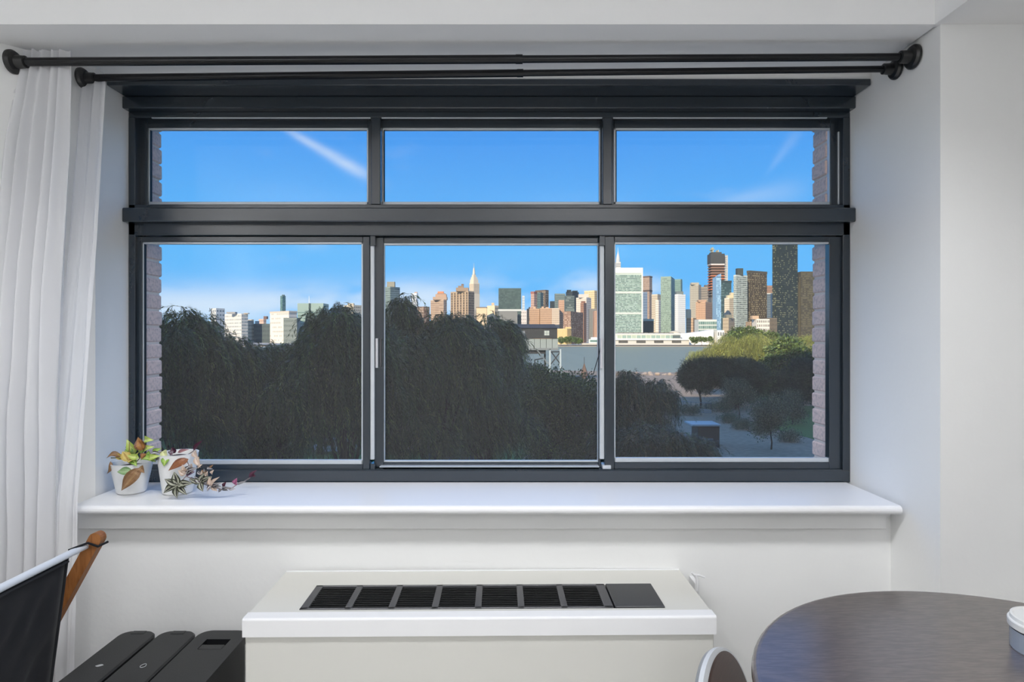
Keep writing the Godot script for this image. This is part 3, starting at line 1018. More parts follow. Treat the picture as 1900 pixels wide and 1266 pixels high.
# ---------------------------------------------------------------- hamper
func hamper() -> void:
	var t := thing("laundry_hamper", "folding laundry hamper with wooden legs, grey rods and a black cloth bag", "hamper", Vector3(-1.264, 0, -1.24))
	var X := func(x: float) -> float: return x + 1.264
	var Z := func(d: float) -> float: return 1.24 - d
	for d in [1.50, 0.98]:
		for s in [0, 1]:
			var dd: float = d + (0.0 if s == 0 else -0.022)
			var a := Vector3(X.call(-1.012 if s == 0 else -1.516), 0.912, Z.call(dd))
			var b := Vector3(X.call(-1.512 if s == 0 else -1.140), 0.0, Z.call(dd))
			var ax := (a - b).normalized()
			var sd := ax.cross(Vector3(0, 0, 1)).normalized()
			var mb := MB.new()
			# rounded bar: outline in the plane of the X, extruded along depth
			var hw2 := 0.0155
			var out := []
			for i in 9:
				var an := PI * i / 8.0
				out.append(a + ax * (sin(an) * hw2 - hw2) + sd * cos(an) * hw2)
			out.append(b - sd * hw2)
			out.append(b + sd * hw2)
			var th := Vector3(0, 0, 0.011)
			var c := (a + b) / 2
			for i in out.size():
				var p: Vector3 = out[i]; var q: Vector3 = out[(i + 1) % out.size()]
				mb._out(p - th, q - th, q + th, p + th, c)
				if (p - c).cross(q - c).z > 0:
					mb.tri(c + th, p + th, q + th); mb.tri(c - th, q - th, p - th)
				else:
					mb.tri(c + th, q + th, p + th); mb.tri(c - th, p - th, q - th)
			part(t, "leg", mb, M.hamper_wood)
	for x in [-1.042, -1.486]:
		var mb := MB.new()
		mb.tube([Vector3(X.call(x), 0.882, Z.call(1.495)), Vector3(X.call(x), 0.882, Z.call(0.95))], 0.0085, 14)
		part(t, "rod", mb, M.hamper_rod)
		mb = MB.new()
		var sx := 0.026 if x > -1.2 else -0.026
		mb.tube([Vector3(X.call(x) - sx * 0.2, 0.889, Z.call(1.44)), Vector3(X.call(x) + sx * 0.4, 0.892, Z.call(1.482)), Vector3(X.call(x) + sx * 1.3, 0.882, Z.call(1.486)), Vector3(X.call(x) + sx * 1.5, 0.884, Z.call(1.514))], 0.003, 8)
		part(t, "strap", mb, M.black_cloth)
	# bag
	var nz := FastNoiseLite.new()
	nz.seed = 4; nz.frequency = 1.0
	var mb2 := MB.new()
	var ring := func(v: float) -> Array:
		var y: float = lerpf(0.884, 0.22, v)
		var xr: float = X.call(lerpf(-1.040, -1.118, v)); var xl: float = X.call(lerpf(-1.488, -1.410, v))
		var db: float = Z.call(lerpf(1.424, 1.41, v)); var df: float = Z.call(lerpf(0.99, 1.01, v))
		var cs := [Vector3(xr, y, df), Vector3(xr, y, db), Vector3(xl, y, db), Vector3(xl, y, df)]
		var out := []
		for e in 4:
			for i in 24:
				var s := i / 24.0
				var p: Vector3 = cs[e].lerp(cs[(e + 1) % 4], s)
				var nrm := Vector3(1, 0, 0) if e == 0 else Vector3(0, 0, -1) if e == 1 else Vector3(-1, 0, 0) if e == 2 else Vector3(0, 0, 1)
				var k: float = minf(1.0, minf(s, 1.0 - s) * 10.0) * smoothstep(0.0, 0.15, v)
				p += nrm * k * (0.006 * nz.get_noise_3d(p.x * 6, p.y * 5 + s * 3.0, p.z * 9) + 0.010 * nz.get_noise_2d(s * 5.0 + v * 4.0 + e * 9.0, v * 2.0) - 0.012 * sin(PI * s) * sin(PI * v))
				if e == 1 or e == 2:
					p.y -= 0.34 * minf(s, 1.0 - s) * (1.0 - v) * (1.0 if e == 1 else 0.3)
				out.append(p)
		out.append(out[0])
		return out
	var rows := []
	for j in 41:
		rows.append(ring.call(j / 40.0))
	for r in rows:
		r.reverse()
	mb2.sheet(rows)
	part(t, "bag", mb2, M.black_cloth)
	mb2 = MB.new()
	mb2.span(Vector3(X.call(-1.415), 0.216, Z.call(1.41)), Vector3(X.call(-1.115), 0.224, Z.call(1.01)), 0.003)
	part(t, "bag_bottom", mb2, M.black_cloth)
	# stitched seam along the back corner
	var seam := []
	for j in 41:
		seam.append(ring.call(j / 40.0)[24] + Vector3(0.001, 0, -0.001))
	mb2 = MB.new()
	mb2.tube(seam, 0.0035, 8)
	part(t, "seam", mb2, M.black_cloth)
	mb2 = MB.new()
	mb2.tube([Vector3(X.call(-1.037), 0.868, Z.call(1.424)), Vector3(X.call(-1.037), 0.868, Z.call(0.99))], 0.003, 8)
	part(t, "rod_pocket", mb2, M.black_cloth)

# ---------------------------------------------------------------- table, chair, tin
func table_and_chair() -> void:
	var t := thing("dining_table", "round dark wood dining table in the lower right corner", "table", P(1.0, -1.4, 1.0))
	var mb := MB.new()
	var prof := [Vector2(0, 0.720), Vector2(0.52, 0.720)]
	for i in 9:
		var a := -PI / 2 + PI * i / 8.0
		prof.append(Vector2(0.536 + 0.014 * cos(a), 0.735 + 0.015 * sin(a)))
	prof.append(Vector2(0, 0.75))
	mb.lathe(prof, Vector3.ZERO, 96)
	part(t, "table_top", mb, M.table_wood)
	mb = MB.new()
	mb.lathe([Vector2(0.14, 0.0), Vector2(0.14, 0.02), Vector2(0.06, 0.06), Vector2(0.045, 0.12), Vector2(0.045, 0.68), Vector2(0.16, 0.72)], Vector3.ZERO, 40)
	part(t, "pedestal", mb, M.table_wood)

	var c := thing("dining_chair", "chair with an oval dark wood backrest in a pale rim, at the round table", "chair", P(0.455, -1.4, 1.21))
	var nrm := Vector3(0.80, 0.34, 0.50).normalized()
	var tx := Vector3(0.53, 0.17, -0.848).normalized()
	tx = (tx - nrm * tx.dot(nrm)).normalized()
	var ty := nrm.cross(tx).normalized()
	if ty.y < 0: ty = -ty
	var bs := Basis(tx, nrm, ty)
	if bs.determinant() < 0:
		bs = Basis(tx, nrm, -ty)
	var o := Vector3(-0.012, 0.624, 0.0)
	mb = MB.new()
	mb.lathe([Vector2(0.0, -0.016), Vector2(0.92, -0.016), Vector2(0.98, -0.012), Vector2(1.0, -0.004), Vector2(1.0, 0.006), Vector2(0.97, 0.012), Vector2(0.93, 0.012)], o, 56, bs, 0.165, 0.122)
	part(c, "backrest_rim", mb, M.chair_rim)
	mb = MB.new()
	mb.lathe([Vector2(0.94, 0.0), Vector2(0.94, 0.012), Vector2(0.90, 0.0145), Vector2(0.45, 0.011), Vector2(0.0, 0.009)], o, 56, bs, 0.165, 0.122)
	part(c, "backrest", mb, M.chair_wood)
	var bk := Vector3(-nrm.x, 0, -nrm.z).normalized()
	mb = MB.new()
	mb.lathe([Vector2(0.0, 0.0), Vector2(0.014, 0.0), Vector2(0.016, 0.02), Vector2(0.012, 0.03), Vector2(0, 0.03)], o + bs * Vector3(-0.075, -0.048, 0.045) , 20, bs)
	part(c, "bracket", mb, M.chair_rim)
	var seat := Vector3(0.20, 0.44, 0.11)
	mb = MB.new()
	mb.lathe([Vector2(0, -0.014), Vector2(0.18, -0.014), Vector2(0.195, 0), Vector2(0.18, 0.014), Vector2(0, 0.010)], seat, 40)
	part(c, "seat", mb, M.chair_wood)
	mb = MB.new()
	mb.tube([o + bs * Vector3(0, -0.02, 0.02), o + bs * Vector3(0, -0.03, 0.11) , seat + bk * 0.19 + Vector3(0, 0.02, 0), seat + bk * 0.14 + Vector3(0, -0.02, 0)], 0.011, 12)
	part(c, "back_tube", mb, M.chair_rim)
	for k in 4:
		var a := PI / 4 + PI / 2 * k
		mb = MB.new()
		mb.tube([seat + Vector3(cos(a) * 0.13, -0.012, sin(a) * 0.13), Vector3(seat.x + cos(a) * 0.20, 0, seat.z + sin(a) * 0.20)], 0.010, 12)
		part(c, "leg", mb, M.chair_rim)

	var tin := thing("tin", "silver tin with a white lid on the round table at the frame's edge", "tin", P(1.115, -0.65, 1.238))
	mb = MB.new()
	mb.lathe([Vector2(0, 0), Vector2(0.062, 0), Vector2(0.063, 0.002), Vector2(0.063, 0.046), Vector2(0.060, 0.048)], Vector3.ZERO, 56)
	part(tin, "body", mb, M.tin)
	mb = MB.new()
	mb.lathe([Vector2(0.064, 0.044), Vector2(0.0665, 0.046), Vector2(0.0668, 0.058), Vector2(0.0655, 0.060), Vector2(0.0630, 0.061), Vector2(0.0620, 0.068), Vector2(0.058, 0.069), Vector2(0.055, 0.067), Vector2(0, 0.067)], Vector3.ZERO, 56)
	part(tin, "lid", mb, M.tin_lid)
	mb = MB.new()
	mb.lathe([Vector2(0.0632, 0.0415), Vector2(0.0640, 0.0430), Vector2(0.0632, 0.0445)], Vector3.ZERO, 56)
	part(tin, "groove", mb, M.gasket)

# ---------------------------------------------------------------- potted plants
# a leaf from base to tip with a width, folded along the midrib; cols: edge, middle, rib (linear)
func leaf(parent: Node3D, base: Vector3, tip: Vector3, width: float, up: Vector3, cols: Array, curl := 0.15, called := "leaf") -> void:
	var mb := MB.new()
	mb.colored = true
	var ax := tip - base
	var ln := ax.length()
	var side := ax.cross(up).normalized()
	var nr := side.cross(ax).normalized()
	var rows := []
	var n := 8
	for i in n + 1:
		var s := float(i) / n
		var wd := width * 0.5 * sin(PI * pow(s, 0.75)) * (1.0 - 0.25 * s)
		if i == n: wd = 0.0
		var c := base + ax * s + nr * ln * curl * sin(PI * s)
		var row := []
		for q in [-1.0, -0.62, -0.2, 0.0, 0.2, 0.62, 1.0]:
			row.append(c + side * wd * q + nr * absf(q) * wd * 0.45 + nr * 0.12 * wd * sin(s * 9.0 + q * 3.0))
		rows.append(row)
	var kc := [0, 1, 2, 2, 1, 0]
	for i in n:
		for q in 6:
			mb.col = cols[kc[q]]
			mb.quad(rows[i][q], rows[i][q + 1], rows[i + 1][q + 1], rows[i + 1][q])
	part(parent, called, mb, M.leaf)

func stem(parent: Node3D, pts: Array, r: float, c: Color) -> void:
	var mb := MB.new()
	mb.colored = true
	mb.col = c
	mb.tube(pts, r, 7)
	part(parent, "stem", mb, M.leaf)

func pot(t: Node3D, rb: float, rt: float, hh: float) -> void:
	var mb := MB.new()
	mb.lathe([Vector2(0, 0.0), Vector2(rb - 0.004, 0.0), Vector2(rb, 0.004), Vector2(rt - 0.001, hh - 0.002), Vector2(rt, hh), Vector2(rt - 0.004, hh), Vector2(rt - 0.006, hh - 0.012), Vector2(rt - 0.010, hh * 0.6)], Vector3.ZERO, 48)
	part(t, "pot", mb, M.pot_white)
	mb = MB.new()
	mb.lathe([Vector2(rt - 0.010, hh - 0.016), Vector2(rt * 0.4, hh - 0.010), Vector2(0, hh - 0.012)], Vector3.ZERO, 32)
	part(t, "soil", mb, M.soil)

func plants() -> void:
	var green := [Color(0.20, 0.36, 0.05), Color(0.33, 0.52, 0.09), Color(0.50, 0.62, 0.20)]
	var lime := [Color(0.42, 0.55, 0.10), Color(0.55, 0.66, 0.17), Color(0.66, 0.72, 0.30)]
	var yellow := [Color(0.66, 0.48, 0.12), Color(0.72, 0.57, 0.20), Color(0.50, 0.33, 0.10)]
	var brown := [Color(0.21, 0.11, 0.05), Color(0.29, 0.16, 0.075), Color(0.36, 0.22, 0.11)]
	var amber := [Color(0.20, 0.09, 0.04), Color(0.38, 0.17, 0.04), Color(0.30, 0.13, 0.04)]
	var tan := [Color(0.55, 0.40, 0.30), Color(0.70, 0.58, 0.50), Color(0.60, 0.45, 0.36)]
	var purple := [Color(0.055, 0.012, 0.028), Color(0.10, 0.02, 0.05), Color(0.06, 0.015, 0.03)]
	var striped := [Color(0.045, 0.05, 0.03), Color(0.42, 0.43, 0.34), Color(0.03, 0.025, 0.03)]
	var striped2 := [Color(0.05, 0.035, 0.045), Color(0.55, 0.56, 0.56), Color(0.06, 0.02, 0.045)]
	var pink := [Color(0.36, 0.10, 0.20), Color(0.45, 0.15, 0.27), Color(0.25, 0.06, 0.14)]
	# pothos
	var t := thing("potted_plant", "white pot with a wilting plant of lime green and brown leaves", "plant", P(-1.166, -0.483, 1.872), "potted plants on the sill")
	var o := t.position
	pot(t, 0.041, 0.060, 0.094)
	var L := func(b: Array, tp: Array, wpx: float, cols: Array, up: Vector3, curl := 0.15) -> void:
		leaf(t, at(b[0], b[1], b[2]) - o, at(tp[0], tp[1], tp[2]) - o, wpx * 1.83 / F, up, cols, curl)
	var V := Vector3(0, 0.35, 1)
	L.call([251, 842, 1.86], [235, 815, 1.85], 17, lime, Vector3(0.3, 0.2, 1))
	L.call([268, 818, 1.88], [286, 817, 1.87], 16, lime, V, 0.3)
	L.call([266, 836, 1.84], [256, 811, 1.84], 22, amber, Vector3(0.2, 0, 1), 0.1)
	L.call([268, 836, 1.86], [287, 829, 1.85], 15, lime, V, 0.3)
	L.call([262, 843, 1.86], [270, 822, 1.87], 14, green, V)
	L.call([245, 846, 1.86], [232, 834, 1.88], 10, green, V)
	L.call([248, 838, 1.85], [233, 829, 1.86], 8, [Color(0.10, 0.22, 0.05), Color(0.12, 0.28, 0.06), Color(0.2, 0.3, 0.1)], V)
	L.call([226, 847, 1.85], [197, 851, 1.84], 15, brown, Vector3(0, 0.8, 0.6), 0.25)
	L.call([205, 856, 1.83], [198, 880, 1.83], 9, brown, Vector3(1, 0.2, 0.6), 0.25)
	L.call([240, 857, 1.83], [227, 838, 1.84], 19, yellow, Vector3(0.6, 0.2, 0.8), 0.1)
	L.call([238, 855, 1.825], [248, 853, 1.82], 12, yellow, V, 0.2)
	L.call([248, 848, 1.84], [254, 866, 1.82], 16, green, V, 0.1)
	L.call([262, 853, 1.835], [290, 858, 1.82], 17, green, Vector3(0, 0.8, 0.6), 0.2)
	L.call([256, 842, 1.84], [249, 858, 1.82], 15, lime, Vector3(-0.3, 0.3, 1))
	L.call([278, 850, 1.85], [276, 836, 1.85], 13, green, V)
	L.call([271, 842, 1.84], [262, 853, 1.825], 13, amber, V, 0.2)
	L.call([246, 876, 1.805], [217, 876, 1.80], 17, [Color(0.20, 0.34, 0.14), Color(0.30, 0.46, 0.22), Color(0.40, 0.52, 0.30)], Vector3(0, 0.5, 0.9), 0.12)
	L.call([262, 868, 1.805], [225, 911, 1.79], 25, brown, Vector3(0.3, 0.3, 1), 0.08)
	L.call([260, 866, 1.81], [268, 878, 1.80], 15, brown, V, 0.1)
	L.call([304, 836, 1.83], [311, 850, 1.82], 15, [Color(0.62, 0.66, 0.30), Color(0.72, 0.74, 0.42), Color(0.6, 0.62, 0.3)], V, 0.2)
	L.call([312, 848, 1.82], [304, 866, 1.81], 16, green, V, 0.15)
	L.call([290, 846, 1.83], [282, 858, 1.82], 12, lime, V, 0.2)
	L.call([258, 850, 1.83], [236, 846, 1.82], 13, lime, V, 0.2)
	L.call([276, 852, 1.82], [298, 846, 1.815], 13, lime, V, 0.2)
	L.call([284, 842, 1.85], [300, 832, 1.85], 12, green, V, 0.2)
	L.call([230, 852, 1.85], [214, 842, 1.85], 12, yellow, V, 0.2)
	for s in [[[245, 862], [250, 845], [262, 836]], [[248, 862], [262, 848], [280, 845], [305, 838]], [[244, 862], [228, 850], [206, 850]], [[250, 862], [252, 872], [240, 884]], [[246, 860], [240, 838], [240, 820]]]:
		var pts := []
		for q in s:
			pts.append(at(q[0], q[1], 1.84) - o)
		stem(t, pts, 0.0016, Color(0.35, 0.30, 0.10))
	# dwarf spider-wort, half dried, trailing to the right
	var t2 := thing("potted_plant", "white pot with a dried plant trailing striped purple and silver leaves", "plant", P(-1.020, -0.483, 1.868), "potted plants on the sill")
	o = t2.position
	pot(t2, 0.043, 0.059, 0.124)
	var K := func(b: Array, tp: Array, wpx: float, cols: Array, up: Vector3, curl := 0.15) -> void:
		leaf(t2, at(b[0], b[1], b[2]) - o, at(tp[0], tp[1], tp[2]) - o, wpx * 1.80 / F, up, cols, curl)
	# dried leaves over the rim
	K.call([350, 852, 1.815], [312, 874, 1.79], 18, [Color(0.22, 0.08, 0.04), Color(0.30, 0.12, 0.05), Color(0.26, 0.1, 0.05)], V, 0.1)
	K.call([364, 848, 1.82], [372, 868, 1.80], 14, tan, V, 0.1)
	K.call([360, 838, 1.85], [368, 852, 1.82], 13, tan, V, 0.1)
	K.call([352, 862, 1.80], [358, 878, 1.785], 14, tan, V)
	K.call([325, 841, 1.85], [319, 830, 1.85], 13, purple, V)
	K.call([316, 845, 1.84], [322, 838, 1.84], 14, [Color(0.2, 0.14, 0.18), Color(0.35, 0.3, 0.34), Color(0.2, 0.1, 0.14)], V)
	K.call([330, 840, 1.85], [352, 834, 1.85], 7, [Color(0.30, 0.12, 0.14), Color(0.45, 0.25, 0.25), Color(0.3, 0.12, 0.14)], V)
	K.call([359, 836, 1.85], [376, 817, 1.84], 9, purple, V, 0.08)
	K.call([288, 853, 1.83], [300, 848, 1.82], 12, striped2, V)
	K.call([276, 848, 1.83], [300, 843, 1.825], 13, striped2, Vector3(0, 0.9, 0.5))
	# rosettes of striped leaves
	var hubs := [[330, 900, 1.785], [372, 896, 1.79], [392, 902, 1.79], [345, 880, 1.79], [412, 908, 1.80]]
	var fans := [
		[[305, 889, 16], [303, 916, 17], [329, 926, 15], [347, 919, 14], [360, 897, 15], [323, 875, 17], [346, 905, 12]],
		[[350, 890, 12], [380, 878, 13], [394, 884, 11], [377, 913, 14], [360, 884, 12], [394, 893, 10]],
		[[408, 885, 9], [412, 897, 9], [404, 912, 9], [384, 912, 9], [388, 885, 10], [414, 905, 8]],
		[[330, 873, 13], [356, 862, 14], [362, 876, 15], [368, 868, 12], [338, 862, 11]],
		[[420, 903, 6], [424, 911, 5], [405, 914, 6], [432, 905, 5]]]
	for i in hubs.size():
		for f in fans[i].size():
			var q: Array = fans[i][f]
			var hb: Array = hubs[i]
			var cols: Array = striped if i == 0 or (i == 1 and f < 4) else tan if (i == 2 or i == 3) and f % 2 == 0 else striped2
			if i == 3 and f == 2:
				cols = [Color(0.25, 0.14, 0.25), Color(0.50, 0.38, 0.50), Color(0.3, 0.15, 0.28)]
			K.call([hb[0], hb[1], hb[2]], [q[0], q[1], hb[2] - 0.012 + 0.006 * (f % 3)], q[2], cols, Vector3(0.1 * (f - 3), 0.5, 1), 0.12)
	for i in 16:
		var bx := rng.randf_range(352, 400); var by := rng.randf_range(866, 896)
		var an := rng.randf() * TAU
		K.call([bx, by, 1.795], [bx + cos(an) * 12, by + sin(an) * 9, 1.788], rng.randf_range(5, 9), [tan, brown, striped2, tan][i % 4], V, 0.2)
	K.call([436, 900, 1.82], [440, 887, 1.815], 12, pink, V, 0.1)
	K.call([440, 899, 1.82], [457, 893, 1.815], 6, striped2, V, 0.1)
	K.call([424, 908, 1.81], [438, 908, 1.81], 7, [Color(0.4, 0.4, 0.42), Color(0.6, 0.6, 0.62), Color(0.3, 0.25, 0.3)], V, 0.1)
	K.call([462, 886, 1.90], [477, 872, 1.90], 9, purple, V, 0.1)
	K.call([474, 884, 1.90], [464, 880, 1.90], 7, purple, V, 0.1)
	K.call([414, 904, 1.80], [420, 894, 1.80], 8, purple, V, 0.1)
	for s in [[[345, 850, 1.84], [352, 868, 1.80], [345, 884, 1.787], [331, 900, 1.787]], [[345, 884, 1.787], [360, 890, 1.79], [374, 897, 1.792], [394, 904, 1.795], [415, 909, 1.80], [432, 905, 1.81], [440, 899, 1.82], [452, 894, 1.86], [464, 887, 1.90]], [[345, 846, 1.86], [358, 838, 1.855], [364, 830, 1.85]]]:
		var pts := []
		for q in s:
			pts.append(at(q[0], q[1], q[2]) - o)
		stem(t2, pts, 0.0014, Color(0.30, 0.22, 0.20))

# ---------------------------------------------------------------- ground, river, far bank
const GROUND := -12.0
const WATER := -14.0

func landscape() -> void:
	var mb := MB.new()
	mb.slab([Vector2(-420, 5), Vector2(420, 5), Vector2(420, -150), Vector2(160, -180), Vector2(75, -196), Vector2(20, -214), Vector2(-60, -222), Vector2(-420, -230)], EYE + GROUND - 3.0, EYE + GROUND)
	var g := struct("ground", mb, M.paving)
	g.set_meta("label", "grey park ground between the house and the river")
	mb = MB.new()
	mb.span(P(-2500, WATER - 1.0, 140), P(2500, WATER, 900))
	var w := struct("river", mb, M.water)
	w.set_meta("label", "grey green river between the park and the far skyline")
	mb = MB.new()
	mb.span(P(-3500, WATER - 2.0, 872), P(3500, GROUND, 4500))
	struct("ground_far_bank", mb, M.concrete)
	mb = MB.new()
	mb.span(P(-900, WATER - 1.0, 868.5), P(900, GROUND - 0.2, 872))
	struct("quay_wall", mb, M.dark_metal)
	mb = MB.new()
	mb.span(P(-900, WATER - 1.0, 866.5), P(900, WATER + 0.75, 869))
	struct("quay_footing", mb, M.rock)
	# lawns and the street
	var lawns := [[[1405, 775], [1440, 798], [1475, 806], [1520, 818], [1660, 826], [1660, 758], [1430, 752]], [[1398, 741], [1440, 746], [1490, 738], [1470, 706], [1402, 706]]]
	for l in lawns:
		var q := []
		for e in l:
			var d: float = -GROUND * F / (e[1] - VY)
			q.append(Vector2(xw(e[0], d), -d))
		mb = MB.new()
		mb.slab(q, EYE + GROUND, EYE + GROUND + 0.06)
		struct("lawn", mb, M.grass)
	mb = MB.new()
	mb.slab([Vector2(-200, -16), Vector2(2, -16), Vector2(6, -34), Vector2(-4, -42), Vector2(-200, -42)], EYE + GROUND, EYE + GROUND + 0.03)
	struct("street", mb, M.asphalt)
	mb = MB.new()
	mb.slab([Vector2(-300, -44), Vector2(-2, -44), Vector2(16, -120), Vector2(20, -200), Vector2(-300, -215)], EYE + GROUND, EYE + GROUND + 0.05)
	struct("lawn", mb, M.grass)

# ---------------------------------------------------------------- the skyline
# windows on one face: p lower left corner, r along the face, height; cols x rows of panes standing proud by 0.25 m
func facade(mbs: Array, p: Vector3, r: Vector3, nrm: Vector3, wd: float, ht: float, cols: int, rows: int, wf: float, hf: float, keep := 1.0) -> void:
	var cw := wd / cols
	var ch := ht / rows
	for j in rows:
		for i in cols:
			if keep < 1.0 and rng.randf() > keep:
				continue
			var mb: MB = mbs[rng.randi() % mbs.size()]
			var a := p + r * (cw * (i + 0.5 - wf / 2)) + Vector3.UP * (ch * (j + 0.5 - hf / 2))
			var rx := r * cw * wf
			var uy := Vector3.UP * ch * hf
			var nn := nrm * 0.3
			mb.quad(a + nn, a + rx + nn, a + rx + uy + nn, a + uy + nn)
			mb.quad(a + uy + nn, a + rx + uy + nn, a + rx + uy, a + uy)
			mb.quad(a, a + nn, a + uy + nn, a + uy)
			mb.quad(a + rx + nn, a + rx, a + rx + uy, a + rx + uy + nn)

# d: n name, l label, x [left, corner, right] px (or [left, right]), y top px, D distance, w wall colour, g [glass colours], s [cols, rows, wf, hf, keep] of the main face,
# s2 of the side face, roof: [[x0, x1, y, colour], ...] set back boxes on top, bands: [[y0, y1, colour], ...]
func tower(d: Dictionary) -> Node3D:
	var D: float = d.D
	var xs: Array = d.x
	var base := EYE + GROUND
	var top: float = EYE + (VY - d.y) / F * D
	var ht: float = top - base
	var pts: Array
	var faces := []
	if xs.size() == 2:
		var x0 := xw(xs[0], D); var x1 := xw(xs[1], D)
		var dep: float = d.get("dep", maxf(18.0, (x1 - x0) * 0.7))
		pts = [Vector2(x0, -D), Vector2(x1, -D), Vector2(x1, -D - dep), Vector2(x0, -D - dep)]
		faces.append([Vector2(x0, -D), Vector2(x1, -D), d.get("s")])
	else:
		var be: float = deg_to_rad(d.get("be", 38.0))
		var xc := xw(xs[1], D)
		var kl: float = (xs[0] - VX) / F
		var kr: float = (xs[2] - VX) / F
		var tl := (xc - kl * D) / (cos(be) + kl * sin(be))
		var tr := (kr * D - xc) / (sin(be) - kr * cos(be))
		var C := Vector2(xc, -D)
		var Lp := C + Vector2(-cos(be), -sin(be)) * tl
		var Rp := C + Vector2(sin(be), -cos(be)) * tr
		pts = [Lp, C, Rp, Lp + Rp - C]
		faces.append([Lp, C, d.get("s")])
		faces.append([C, Rp, d.get("s2", d.get("s"))])
	var mid := Vector2.ZERO
	for q in pts:
		mid += q / 4.0
	var t := thing(d.get("n", "tower"), d.l, d.get("cat", "building"), Vector3(mid.x, base, mid.y))
	var rel := []
	for q in pts:
		rel.append(q - mid)
	var mb := MB.new()
	mb.slab(rel, 0.0, ht)
	part(t, "walls", mb, tint(d.w))
	var glass: Array = d.get("g", [])
	if glass.size():
		var mbs := []
		for c in glass:
			mbs.append(MB.new())
		for f in faces:
			var s = f[2]
			if s == null or s.size() == 0:
				continue
			var a: Vector2 = f[0] - mid; var b: Vector2 = f[1] - mid
			var r2 := (b - a)
			var r := Vector3(r2.x, 0, r2.y).normalized()
			var nrm := r.cross(Vector3.UP).normalized()
			if nrm.z < 0: nrm = -nrm
			var lo: float = s[5] if s.size() > 5 else 0.02
			var hi: float = s[6] if s.size() > 6 else 0.98
			facade(mbs, Vector3(a.x, ht * lo, a.y), r, nrm, r2.length(), ht * (hi - lo), s[0], s[1], s[2], s[3], s[4] if s.size() > 4 else 1.0)
		for i in mbs.size():
			if mbs[i].v.size():
				part(t, "windows", mbs[i], tint(glass[i], 0.35), "", "stuff")
	for b in d.get("bands", []):
		mb = MB.new()
		var y0: float = (VY - b[1]) / F * D + EYE - base
		var y1: float = (VY - b[0]) / F * D + EYE - base
		var grown := []
		for q in rel:
			grown.append(q + q.normalized() * 0.9)
		mb.slab(grown, y0, y1)
		part(t, "band", mb, tint(b[2]))
	var back := 4.0
	for b in d.get("roof", []):
		mb = MB.new()
		var x0 := xw(b[0], D + back); var x1 := xw(b[1], D + back)
		var y1: float = EYE + (VY - b[2]) / F * (D + back)
		mb.span(Vector3(x0, top - 0.2, -D - back) - t.position, Vector3(x1, y1, -D - back - maxf(8.0, (x1 - x0) * 0.6)) - t.position)
		back += 1.3
		part(t, "roof_block", mb, tint(b[3]))
	return t

func gc(r: int, g: int, b: int) -> Color:
	return Color(r / 255.0, g / 255.0, b / 255.0)

